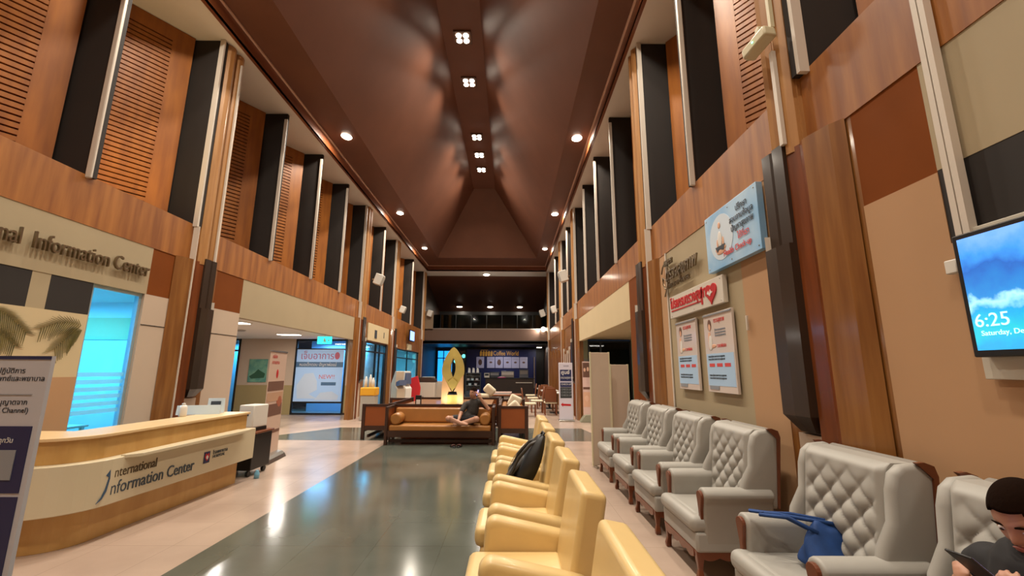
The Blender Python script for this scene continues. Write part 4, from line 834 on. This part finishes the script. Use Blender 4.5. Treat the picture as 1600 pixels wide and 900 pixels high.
# the man on the sofa, cross-legged, leaning on the bolster, phone at his ear
pm = thing('person', 'man in dark shirt and shorts sitting cross-legged on the tan sofa', 'person', (0, 0, 0))
HM2 = orient((-.80, 9.66, 1.06), -30, 5, 8)
b = MB(); add_mesh(b, headpts(1.0), HM2); ears(b, HM2)
limb(b, [(-.79, 9.69, .98), (-.78, 9.72, .90)], [.052, .06]); limb(b, [(-.78, 9.73, .84), (-.82, 9.74, .66), (-.90, 9.73, .54)], [.11, .12, .13])
limb(b, [(-.62, 9.72, .86), (-.46, 9.62, .72), (-.66, 9.56, .98)], [.05, .042, .03]); hand(b, (-.66, 9.56, .98), (-.35, .2, .9), (-.3, .8, 0), (20, 30, 25), .95, 1)
limb(b, [(-.98, 9.70, .80), (-1.06, 9.56, .62), (-1.08, 9.42, .52)], [.05, .042, .03]); hand(b, (-1.08, 9.42, .52), (-.5, -.4, -.5), (0, .3, -1), (25, 30, 25), .95, -1)
limb(b, [(-.98, 9.66, .50), (-1.30, 9.42, .54), (-1.02, 9.36, .45)], [.085, .062, .045]); limb(b, [(-1.02, 9.36, .45), (-.90, 9.36, .43)], [.04, .03])
limb(b, [(-.84, 9.66, .50), (-.70, 9.38, .54), (-1.04, 9.42, .44)], [.085, .062, .045]); limb(b, [(-1.04, 9.42, .44), (-1.17, 9.38, .43)], [.04, .03])
fuse(b, 'body', SKIN, pm, .008, 3); make_head(pm, HM2, hairlen=.0)
b = MB(); limb(b, [(-.78, 9.73, .84), (-.82, 9.74, .66), (-.90, 9.73, .54)], [.125, .135, .15]); limb(b, [(-.64, 9.72, .86), (-.92, 9.71, .82)], [.072, .072]); limb(b, [(-.62, 9.72, .86), (-.52, 9.66, .77)], [.066, .058]); limb(b, [(-.98, 9.70, .80), (-1.03, 9.61, .69)], [.066, .058]); fuse(b, 'dark_shirt', mat('dark grey shirt', '#3a3634', .8, noise=.3, nscale=20), pm, .012, 4)
b = MB(); limb(b, [(-.9, 9.70, .5), (-.98, 9.66, .50), (-1.18, 9.51, .53)], [.13, .10, .085]); limb(b, [(-.84, 9.66, .50), (-.76, 9.5, .53)], [.10, .085]); fuse(b, 'shorts', mat('black shorts', '#1a1a20', .8), pm, .012, 4)
t = thing('smartphone', 'dark phone held up by the man on the sofa', 'phone', (-.70, 9.60, 1.07)); b = MB(); b.box(-.004, .004, -.036, .036, -.07, .07, bev=.003, rot=(0, 15, 30)); b.build('case', BLACK, t); b = MB(); b.box(-.0052, -.0044, -.03, .03, -.06, .06, rot=(0, 15, 30), piv=(0, 0, 0)); b.build('display', MATS['phone screen'], t)
# ------------------------------------------------------------------ signs on the right wall
def rtext(s, size, t, y, z, x, m, **k): return text(s, size, onwall('R', x, y, z), m, t, **k)
XW = WR-.01
t = thing('health_sign_board', 'square light blue sign board with a meditating woman, high by the near column', 'sign', (0, 0, 0))
b = MB(); b.box(XW-.06, XW, 3.57, 4.59, 2.60, 3.22, bev=.004); b.build('board', mat('sky blue print', '#78b0de', .35, col2='#b4d2ea', nscale=2.2), t)
b = MB(); b.tube([(XW-.0605, 4.25, 2.92), (XW-.063, 4.25, 2.92)], .24, 32); b.build('pale_circle', mat('pale circle', '#c9d8e6', .4), t)
b = MB(); F = lambda y, z, ry, rz_: b.ell((XW-.065, y, z), (.004, ry, rz_), u=14, v=8)
F(4.27, 2.77, .09, .03); F(4.33, 2.86, .018, .055); F(4.21, 2.86, .018, .055); F(4.27, 3.05, .028, .035); F(4.35, 2.80, .03, .02); F(4.19, 2.80, .03, .02); b.build('printed_skin', SKINP, t)
b = MB(); b.ell((XW-.067, 4.27, 2.9), (.004, .045, .085)); b.build('printed_top', PAPER, t); b = MB(); b.prism([(4.17, 2.83), (4.37, 2.83), (4.33, 2.77), (4.29, 2.80), (4.21, 2.77)], XW-.071, XW-.067, 'x'); b.build('printed_shorts', INK, t)
X_ = XW-.0665; CORAL = mat('coral lettering', '#d04a4a', .4)
for s, sz, z, y, m in [('ปรึกษา', .085, 3.08, 3.93, INK), ('สอบถามข้อมูล', .085, 2.99, 4.06, INK), ('ปัญหาสุขภาพ', .085, 2.90, 4.04, INK), ('ได้ที่เรา', .085, 2.80, 3.93, CORAL), ('Health Check-up', .085, 2.70, 4.22, CORAL)]: rtext(s, sz, t, y, z, X_, m, ext=.001, sx=.88, bold=.001)
b = MB(); [b.ell((XW-.062, y, z), (.004, .008, .008), u=8, v=6) for y in (3.61, 4.08, 4.55) for z in (2.64, 3.18)]; b.build('screws', STEEL, t)
t = thing('metal_lettering', 'bronze script lettering with a looping initial on the right wall', 'sign', (0, 0, 0))
rtext('แผนก', .13, t, 6.0, 3.02, XW-.03, METL, ext=.012, shear=.3, bold=.002); rtext('ตรวจสุขภาพ', .24, t, 5.95, 2.80, XW-.03, METL, ext=.012, shear=.3, sx=.85, bold=.003); rtext('CHECK-UP CENTER', .085, t, 5.9, 2.68, XW-.03, METL, ext=.01, shear=.2)
b = MB(); b.tube([(XW-.02, 6.0+.15*math.cos(a)-.05*a/6, 2.88+.19*math.sin(a)) for a in [math.radians(20+34*k) for k in range(11)]]+[(XW-.02, 5.9, 2.78), (XW-.02, 6.05, 2.6)], .012, 8); b.build('looping_initial', METL, t)
t = thing('heart_sign_board', 'white board with red lettering and a red heart with white cross', 'sign', (0, 0, 0))
b = MB(); b.box(XW-.05, XW, 4.33, 5.82, 2.25, 2.54, bev=.004); b.build('board', mat('board white', '#cfc8bc', .35), t)
rtext('โปรแกรมตรวจสุขภาพ', .17, t, 5.78, 2.38, XW-.052, RED, ext=.004, bold=.006, sx=.8); b = MB(); b.box(XW-.056, XW-.05, 4.85, 5.75, 2.335, 2.35); b.box(XW-.056, XW-.05, 4.80, 4.84, 2.3, 2.5); b.build('underline', RED, t)
hp = [(4.585+.13*(math.sin(a)**3), 2.395+.0078*(13*math.cos(a)-5*math.cos(2*a)-2*math.cos(3*a)-math.cos(4*a))) for a in [2*math.pi*k/40 for k in range(40)]]
b = MB(); b.prism(hp, XW-.062, XW-.05, 'x'); b.build('heart', RED, t); b = MB(); b.prism([(4.66, 2.40), (4.63, 2.42), (4.61, 2.38), (4.585, 2.43), (4.57, 2.4), (4.54, 2.405), (4.54, 2.39), (4.575, 2.38), (4.59, 2.36), (4.61, 2.36), (4.63, 2.38), (4.66, 2.385)], XW-.066, XW-.062, 'x'); b.build('cross_mark', PAPER, t)
b = MB(); [b.ell((XW-.051, y, z), (.004, .008, .008), u=8, v=6) for y in (4.38, 5.05, 5.75) for z in (2.28, 2.51)]; b.build('screws', STEEL, t)
for y0, y1, l in [(5.10, 5.70, 'left white health poster with a woman, under the red heart board'), (4.25, 4.88, 'right white health poster with a woman, nearer the dark guard board')]:
    t = thing('health_poster', l, 'poster', (0, 0, 0)); w_ = y1-y0
    b = MB(); b.box(XW-.03, XW, y0, y1, 1.33, 2.18, bev=.004); b.build('board', mat('poster white '+l[:4], '#d2c6be', .18, coat=.5), t)
    b = MB(); panel(b, 'R', XW-.03, y0+.02, y1-.02, 1.40, 1.74, 0, .002); b.build('printed_blue_area', LBLUE, t)
    b = MB(); panel(b, 'R', XW-.03, y0, y1, 2.155, 2.17, 0, .01); panel(b, 'R', XW-.032, y1-.26, y1-.05, 1.36, 1.40, 0, .003); b.build('holder_bar', STEEL if False else GREYP, t)
    b = MB(); [panel(b, 'R', XW-.032, y1-.08-.17*k-.12, y1-.08-.17*k, 1.60, 1.635, 0, .002) for k in range(3)]; b.build('red_buttons', CORAL, t)
    b = MB(); c = y1-.14; e = lambda y, z, ry, rz_: b.ell((XW-.032, y, z), (.003, ry, rz_), u=12, v=8); e(c, 2.03, .03, .045); e(c+.03, 1.88, .02, .1); e(c-.06, 1.82, .07, .02); e(c, 1.94, .015, .04); b.build('printed_skin', SKINP, t)
    b = MB(); b.ell((XW-.031, c, 2.05), (.003, .045, .065)); b.build('printed_hair', BROP, t); b = MB(); b.ell((XW-.033, c, 1.86), (.003, .045, .085)); b.build('printed_top', PAPER, t)
    rtext('ตรวจสุขภาพ', .07, t, y0+w_*.62, 2.07, XW-.032, CORAL, ext=.001, sx=.7)
    for z in (1.98, 1.95, 1.92): rtext('โปรแกรมดูแลสุขภาพครบ', .032, t, y0+w_*.6, z, XW-.032, GREYP, ext=.001, sx=.75)
    rtext('ราคาพิเศษ', .06, t, y0+w_*.55, 1.80, XW-.032, CORAL, ext=.001, sx=.8)
    for z in (1.70, 1.67, 1.5, 1.47): rtext('รายละเอียดรายการตรวจสุขภาพ', .03, t, y1-.06, z, XW-.033, INK, ext=.001)
b = MB(); b.box(XW-.02, XW, 4.0, 4.02, 1.93, 2.07, bev=.004); one(b, 'wall_strip', TRIM, 'thin white strip fixed on the peach wall right of the posters', 'strip')
# television
t = thing('television', 'wall television showing a blue sea wallpaper and the time', 'television', (0, 0, 0))
b = MB(); b.box(WR-.10, WR-.036, .95, 2.0, 1.62, 2.2, bev=.006); b.build('casing', BLACK, t)
m = bpy.data.materials.new('tv picture'); m.use_nodes = True; nt = m.node_tree; bs = nt.nodes['Principled BSDF']; bs.inputs['Roughness'].default_value = .2
tc = nt.nodes.new('ShaderNodeTexCoord'); sx = nt.nodes.new('ShaderNodeSeparateXYZ'); nz = nt.nodes.new('ShaderNodeTexNoise'); nz.inputs['Scale'].default_value = 11; nz.inputs['Detail'].default_value = 6
mp = nt.nodes.new('ShaderNodeMapRange'); mp.inputs['From Min'].default_value = 1.65; mp.inputs['From Max'].default_value = 2.17; ad = nt.nodes.new('ShaderNodeMath'); ad.operation = 'MULTIPLY_ADD'; ad.inputs[1].default_value = .38; rp = nt.nodes.new('ShaderNodeValToRGB')
cols = [(0, '#2aa0dd'), (.16, '#1fb8cf'), (.34, '#1f9bd8'), (.42, '#9fe0f5'), (.48, '#2d83cf'), (.7, '#2a62b8'), (.82, '#3c8ee6'), (1.0, '#6fa6f2')]
rp.color_ramp.elements[0].color = lin(cols[0][1]); rp.color_ramp.elements[1].color = lin(cols[-1][1])
for p_, c_ in cols[1:-1]: e = rp.color_ramp.elements.new(p_); e.color = lin(c_)
sb = nt.nodes.new('ShaderNodeMath'); sb.operation = 'SUBTRACT'; sb.inputs[1].default_value = .19
nt.links.new(tc.outputs['Object'], sx.inputs[0]); nt.links.new(tc.outputs['Object'], nz.inputs['Vector']); nt.links.new(sx.outputs['Z'], mp.inputs[0]); nt.links.new(nz.outputs['Fac'], ad.inputs[0]); nt.links.new(mp.outputs[0], ad.inputs[2]); nt.links.new(ad.outputs[0], sb.inputs[0]); nt.links.new(sb.outputs[0], rp.inputs[0]); nt.links.new(rp.outputs[0], bs.inputs['Emission Color']); nt.links.new(rp.outputs[0], bs.inputs['Base Color']); bs.inputs['Emission Strength'].default_value = .95
b = MB(); b.box(WR-.103, WR-.1, .98, 1.975, 1.65, 2.175); b.build('display', m, t)
TW = mat('screen lettering', '#c8f0ff', .4, emit='#c0ecff', es=.9)
rtext('6:25', .085, t, 1.965, 1.755, WR-.1045, TW, ext=.001); rtext('Saturday, December', .032, t, 1.945, 1.715, WR-.1045, TW, ext=.001)
b = MB(); b.box(WR-.035, WR-.006, .8, 2.03, 1.52, 2.235, bev=.004); one(b, 'tv_backboard', mat('white backboard', '#c5bfb0', .5), 'white mounting board behind the television', 'board')
b = MB(); b.box(WR-.05, WR-.006, 2.045, 2.105, 2.035, 2.105, bev=.006); one(b, 'switch_box', WHITEP, 'white plastic box beside the top corner of the television', 'box')
# ------------------------------------------------------------------ arrow stand and brochure stand
t = thing('arrow_sign_stand', 'white upright stand with navy panels and a red left arrow', 'standing sign', (1.78, 14.0, 0), 0)
b = MB(); b.box(-.22, .22, -.03, .03, .04, 1.80, bev=.01); b.build('board', mat('stand lilac white', '#cdc6d2', .45), t); b = MB(); b.box(-.24, .24, -.2, .2, 0, .04, bev=.01); b.build('foot', STEEL, t)
b = MB(); panel(b, 'F', -.03, -.18, .18, 1.22, 1.58, 0); panel(b, 'F', -.03, -.18, .18, 1.04, 1.18, 0); panel(b, 'F', -.03, -.18, .18, .70, 1.03, 1); b.build('navy_panels', [NAVY, mat('charcoal print', '#2b2e30', .5)], t)
b = MB(); b.prism([(-.17, .50), (-.10, .56), (-.10, .525), (.15, .515), (.15, .455), (-.10, .465), (-.10, .43)], -.035, -.03, 'y'); b.build('red_arrow', RED, t)
text('ศูนย์', .15, onwall('F', -.15, -.035, 1.45), PAPER, t, ext=.002, bold=.003); text('ตรวจสุขภาพ', .1, onwall('F', -.16, -.035, 1.3), PAPER, t, ext=.002, sx=.8)
for z in (1.1, .94, .85, .76): text('CHECK-UP', .08, onwall('F', -.15, -.036, z), PAPER if z > 1 else GREYP, t, ext=.001, sx=.85)
text('CENTER', .05, onwall('F', -.08, -.032, 1.68), NAVY, t, ext=.001)
t = thing('rollup_banner', 'narrow roll-up banner with portraits beside the far right column', 'banner', (2.42, 13.75, 0), 0)
b = MB(); b.prism([(-.26, 0), (.20, 0), (.08, .22), (-.10, .22)], -.16, .16, 'y'); b.build('base', mat('grey green base', '#8f8c78', .5), t, bev=.01); b = MB(); b.box(-.14, .10, -.01, .0, .2, 1.84); b.build('sheet', PINKP, t)
for z0_, z1_, m_ in ((1.35, 1.8, BROP), (.98, 1.05, BROP), (.45, .9, SKINP)): b = MB(); panel(b, 'F', -.01, -.13, .09, z0_, z1_, 0); b.build('printed_photos', m_, t)
b = MB(); b.ell((.03, -.014, 1.6), (.035, .003, .07)); b.ell((-.07, -.014, 1.58), (.035, .003, .06)); b.ell((-.02, -.014, .7), (.07, .003, .09)); b.build('printed_faces', mat('face print', '#e0b49a', .5), t)
b = MB(); b.box(2.42, 2.65, 14.75, 14.79, 1.3, 1.84, bev=.01); b.box(2.4, 2.64, 14.77, 14.79, 1.86, 1.95); one(b, 'notice_sheet', mat('grey white sheet', '#b0b5ae', .5), 'pale notice sheet on the green wall beside the dark right lobby door', 'notice')
# ------------------------------------------------------------------ coffee bar at the far end
t = thing('coffee_bar_backwall', 'navy coffee bar wall with gold lettering at the far end', 'sign', (0, 0, 0))
b = MB(); b.box(-2.95, 1.75, 29.4, 29.5, .0, 2.95); b.build('panel', mat('navy wall', '#1a2152', .5), t)
text('Coffee World', .42, onwall('F', -1.15, 29.39, 2.55), mat('gold lettering', '#c98f3a', .4, emit='#c98f3a', es=.12), t, ext=.02, bold=.006, sx=.72)
b = MB(); [b.prism([(-2.05+.18*k, 2.5), (-1.92+.18*k, 2.5), (-1.9+.18*k, 2.78), (-1.98+.18*k, 2.86), (-2.05+.18*k, 2.76)], 29.35, 29.39, 'y') for k in range(5)]; b.box(-2.0, -1.5, 29.36, 29.39, 2.88, 2.91); b.build('emblem', MATS['gold lettering'], t)
for k, (x, c) in enumerate([(-2.28, PINKP), (-1.56, LBLUE), (-1.0, PAPER), (-.44, LBLUE), (.1, PAPER), (.66, LBLUE)]):
    nm = ['at the far left, apart from the rest', 'first of the row of five', 'second of the row of five', 'middle of the row of five', 'fourth of the row of five', 'at the right end of the row']
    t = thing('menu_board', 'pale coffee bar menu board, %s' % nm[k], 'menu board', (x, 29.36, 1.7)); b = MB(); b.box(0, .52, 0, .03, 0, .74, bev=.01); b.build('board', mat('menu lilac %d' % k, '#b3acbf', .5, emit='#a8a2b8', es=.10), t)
    b = MB(); b.ell((.26, -.002, .38), (.13, .004, .2) if k in (0, 2) else (.1, .004, .06)); [b.box(.06, .46, -.004, 0, .62-.06*q, .63-.06*q) for q in range(2)]; b.build('printed_picture', BROP, t)
t = thing('coffee_counter', 'long dark brown coffee bar counter at the far end of the hall', 'counter', (0, 26.7, 0)); b = MB(); b.box(-1.5, 1.45, 0, .6, 0, 1.05, bev=.01); b.build('front', mat('counter brown', '#2b1c14', .5, noise=.2, nscale=3), t); b = MB(); b.box(-1.55, 1.5, -.04, .66, 1.05, 1.09, bev=.006); b.build('countertop', BLACK, t)
b = MB(); b.box(.35, 1.35, -.03, 0, .8, .84); b.build('ledge', TRIM, t, 'pale front ledge')
def boxy(lab, nm, cat, x, y, z, w_, d, h, m, extra=None):
    t = thing(nm, lab, cat, (x, y, z)); b = MB(); b.box(-w_/2, w_/2, -d/2, d/2, .02, h, bev=.02); b.build('body', m, t); b = MB(); b.box(-w_/2+.04, w_/2-.04, -d/2-.012, -d/2, h*.45, h*.85); b.build('front_panel', extra or INK, t); b = MB(); b.box(-w_/2+.02, w_/2-.02, -d/2+.02, d/2-.02, 0, .02); b.build('feet', BLACK, t)
ST2 = mat('worn steel', '#8d8f92', .35, .8)
boxy('steel espresso machine in the middle of the coffee counter', 'espresso_machine', 'coffee machine', -.15, 27.06, 1.09, .8, .45, .42, ST2, PAPER); boxy('dark grinder left of the espresso machine', 'coffee_grinder', 'coffee machine', -.95, 27.0, 1.09, .6, .4, .36, INK, GREYP); boxy('grey blender station at the right end of the coffee counter', 'blender_station', 'coffee machine', .85, 27.0, 1.09, .55, .4, .52, mat('blender grey', '#5d626a', .3), ST2)
boxy('small pale till screen at the left end of the coffee counter', 'cash_register', 'till', -1.42, 26.9, 1.09, .32, .3, .3, PAPER, INK)
t = thing('display_fridge', 'glass-fronted dark cake fridge at the left of the coffee bar', 'display fridge', (-2.2, 26.3, 0)); b = MB(); b.box(-.45, .45, -.3, .3, 0, .35); b.box(-.45, .45, .27, .3, .35, 1.35); b.box(-.45, .45, -.3, .3, 1.35, 1.4); b.box(-.45, -.42, -.3, .3, .35, 1.35); b.box(.42, .45, -.3, .3, .35, 1.35); b.build('cabinet', INK, t)
for z in (.65, .95, 1.2): b = MB(); b.box(-.42, .42, -.25, .26, z, z+.015); b.build('shelf', STEEL, t)
b = MB(); b.box(-.42, .42, -.3, -.295, .36, 1.34); b.build('glass_front', GLASS, t)
for k, (x, z) in enumerate([(-.3, .965), (-.05, .965), (.22, .965), (-.2, .665), (.15, .665)]):
    q = thing('cake_box', 'pale cake box in the display fridge, %s' % ['top shelf left', 'top shelf middle', 'top shelf right', 'lower shelf left', 'lower shelf right'][k], 'box', (-2.2+x, 26.3, z)); b = MB(); b.box(-.08, .08, -.1, .1, 0, .1, bev=.01); b.build('box', PAPER if k % 2 else PINKP, q); b = MB(); b.box(-.085, .085, -.105, .105, .1, .12, bev=.004); b.build('lid', PAPER, q)
for k, x in enumerate((-2.45, -2.2, -1.95)):
    q = thing('display_bag', 'pale paper bag standing on the cake fridge, %s of three' % ('left', 'middle', 'right')[k], 'bag', (x, 26.3, 1.401)); b = MB(); b.prism([(-.08, 0), (.08, 0), (.06, .26), (-.05, .3)], -.05, .05, 'y'); b.build('bag', PAPER, q, bev=.01); b = MB(); b.tube([(-.03, 0, .27), (0, 0, .36), (.03, 0, .26)], .006, 6); b.build('handle', INK, q)
b = MB(); b.box(1.6, 1.66, 29.3, 29.36, .4, 2.45); one(b, 'pale_post', STEEL, 'thin pale post at the right end of the navy coffee wall', 'post')
b = MB(); b.box(-3.0, -2.94, 26.2, 26.26, 0, 2.45); one(b, 'glass_edge_post', STEEL, 'thin pale post left of the cake fridge', 'post')
t = thing('panel_light', 'small bright ceiling light over the dark coffee area', 'ceiling light', (1.9, 28.3, 3.08)); b = MB(); b.box(-.18, .18, -.3, .3, -.05, 0); b.build('frame', WHITEP, t); b = MB(); b.box(-.15, .15, -.27, .27, -.06, -.05); b.build('diffuser', LEDE, t); area('lamp_light', (0, 0, -.08), .3, 14, NEUT, shape='SQUARE', parent=t)
t = thing('pink_basket', 'small pink tray of sweets at the left end of the coffee counter', 'tray', (-.95, 26.78, .0)); t.location = (-.5, 26.70, 1.091); b = MB(); b.box(-.25, .25, -.08, .08, 0, .06, bev=.02); b.build('tray', mat('magenta tray', '#a03a70', .5), t); b = MB(); b.ell((0, 0, .06), (.18, .05, .04)); b.build('sweets', PINKP, t)
area('coffee_lamp', (-.6, 28.2, 3.0), 1.2, 26, (.85, .88, 1), shape='RECTANGLE', sy=.3)
# cafe seats and tables
CW = mat('cafe chair wood', '#7a4422', .4, noise=.1); CC = mat('cream cushion', '#cfc4a8', .7)
def cafe_chair(loc, rz, lab):
    t = thing('cafe_chair', lab, 'chair', loc, rz); b = MB(); b.box(-.22, .22, -.22, .22, .40, .46, bev=.02); b.build('seat', CC, t)
    b = MB(); b.loft([[(-.21*k, .2+.06*q, z), (.21*k, .2+.06*q, z), (.21*k, .24+.06*q, z), (-.21*k, .24+.06*q, z)] for q, z, k in ((0, .46, 1), (.6, .8, 1), (1, .95, .7))]); b.build('backrest', CW, t, bev=.01)
    for x in (-.2, .2):
        for y in (-.2, .2): b = MB(); b.box(x-.018, x+.018, y-.018, y+.018, 0, .4); b.build('leg', CW, t)
    return t
def cafe_table(loc, lab, w_=.7, d=.7, top=PAPER):
    t = thing('cafe_table', lab, 'table', loc); b = MB(); b.box(-w_/2, w_/2, -d/2, d/2, .71, .75, bev=.008); b.build('tabletop', top, t); b = MB(); b.box(-.04, .04, -.04, .04, .03, .71); b.build('pedestal', BLACK, t); b = MB(); b.box(-.25, .25, -.25, .25, 0, .03, bev=.01); b.build('base', BLACK, t)
for (x, y), l in [((1.75, 16.6), 'nearest pale cafe table along the right wall'), ((1.65, 18.4), 'middle pale cafe table along the right wall'), ((1.6, 20.4), 'farthest pale cafe table along the right wall')]: cafe_table((x, y, 0), l)
for (x, y, r), l in [((1.45, 15.85, 180), 'wooden cafe chair behind the white arrow stand'), ((1.02, 16.7, -90), 'wooden cafe chair at the hall side of the nearest pale table'), ((1.5, 17.5, 180), 'wooden cafe chair between the nearest and middle pale tables'), ((.95, 18.4, -90), 'wooden cafe chair at the hall side of the middle pale table'), ((1.5, 19.4, 180), 'wooden cafe chair between the middle and farthest pale tables'), ((.95, 20.4, -90), 'farthest wooden cafe chair along the right wall')]: cafe_chair((x, y, 0), r, l)
cafe_table((-.25, 15.2, 0), 'low wooden cafe table with papers beyond the right sofa', 1.3, .9, CW)
for k in range(4):
    b = MB(); b.box(-.3, .3, -.15, .15, 0, .018); one(b, 'newspaper', [PAPER, GREYP, PAPER, PINKP][k], 'folded newspaper in the pile on the wooden cafe table, %s' % ['bottom of the pile', 'second from the bottom', 'third from the bottom', 'top of the pile'][k], 'newspaper', loc=(-.3+.02*k, 15.1, .751+.019*k))
cafe_chair((.68, 15.3, 0), 90, 'wooden cafe chair with tan back at the end of the newspaper table')
PIL = mat('pillow cream', '#d8cdb4', .8)
for k, (x, y, z, r) in enumerate([(-1.0, 13.0, .52, (20, 25, 0)), (-.52, 13.0, .55, (-20, 10, 0)), (-.78, 13.0, .75, (10, 0, 10)), (-.60, 13.0, .98, (15, 40, 0))]):
    b = MB(); b.box(-.17, .17, -.07, .07, -.13, .13, bev=.06, seg=4); o = one(b, 'cushion', PIL, 'cream cushion heaped on the far sofa behind the man, %s' % ['lowest', 'lower right', 'middle left', 'topmost'][k], 'cushion', loc=(x, y, z)); o.rotation_euler = [math.radians(a) for a in r]
for k, (x, y, z, a, l) in enumerate([(.12, 11.6, .74, -25, 'cream cushion leaning upright on the right sofa'), (.12, 10.9, .62, 40, 'cream cushion lying flat on the right sofa')]):
    b = MB(); b.box(-.16, .16, -.07, .07, -.17, .17, bev=.06, seg=4); o = one(b, 'cushion', PIL, l, 'cushion', loc=(x, y, z)); o.rotation_euler = (0, math.radians(-a), 0)
# ------------------------------------------------------------------ nest small pieces one level deeper, under the part they sit on
def _ctr(o):
    c = sum((Vector(v) for v in o.bound_box), Vector())/8; return o.matrix_local @ c
NEST = {'grille': ['cabinet'], 'lamp_disc': ['housing', 'rim'], 'diffuser': ['frame'], 'arm_facing': ['armrest'], 'wing_trim': ['wing'], 'status_light': ['case'], 'display': ['casing', 'case'],
        'printed_skin': ['board'], 'printed_top': ['board'], 'printed_hair': ['board'], 'printed_shorts': ['board'], 'screws': ['board'], 'cross_mark': ['heart'], 'underline': ['board'], 'pale_circle': ['board'],
        'printed_blocks': ['board'], 'printed_photos': ['sheet'], 'printed_picture': ['board'], 'printed_faces': ['sheet'], 'printed_hills': ['panel'], 'printed_figure': ['sheet'], 'printed_mark': ['sheet'], 'title_bar': ['sheet'],
        'red_buttons': ['board'], 'printed_blue_area': ['board'], 'navy_panels': ['board'], 'red_arrow': ['board'], 'logo_mark': ['fascia'], 'logo_tile': ['fascia'], 'flourish': ['fascia'], 'running_figure': ['light_box'],
        'backing': ['slatted_board'], 'photo': ['card'], 'lid': ['cabinet', 'body', 'box'], 'ledge': ['front'], 'shelf': ['cabinet'], 'blank_label': ['board'], 'emblem': ['plate', 'panel'], 'screen': ['body'], 'end_panel': ['end_frame'], 'edge_frame': ['board'],
        'lettering': ['board', 'sheet', 'fascia', 'display', 'panel'], 'castor': ['cabinet'], 'notch_strip': ['dark_board'], 'slot': ['housing'], 'front_panel': ['body'], 'zip': ['body'], 'front_pocket': ['body'], 'door': ['body']}
for root in [o for o in SC.objects if o.parent is None and o.type == 'EMPTY']:
    kids = [c for c in root.children if c.type == 'MESH']
    for c in kids:
        nm = c.name.split('.')[0]
        if nm not in NEST: continue
        for want in NEST[nm]:
            cand = [k for k in kids if k.name.split('.')[0] == want and k is not c]
            if cand:
                k = min(cand, key=lambda q: (_ctr(q)-_ctr(c)).length)
                if k.name.split('.')[0] in NEST and nm != 'lettering': break
                c.parent = k; c.matrix_parent_inverse = k.matrix_local.inverted() if k.matrix_local != Matrix() else Matrix(); break
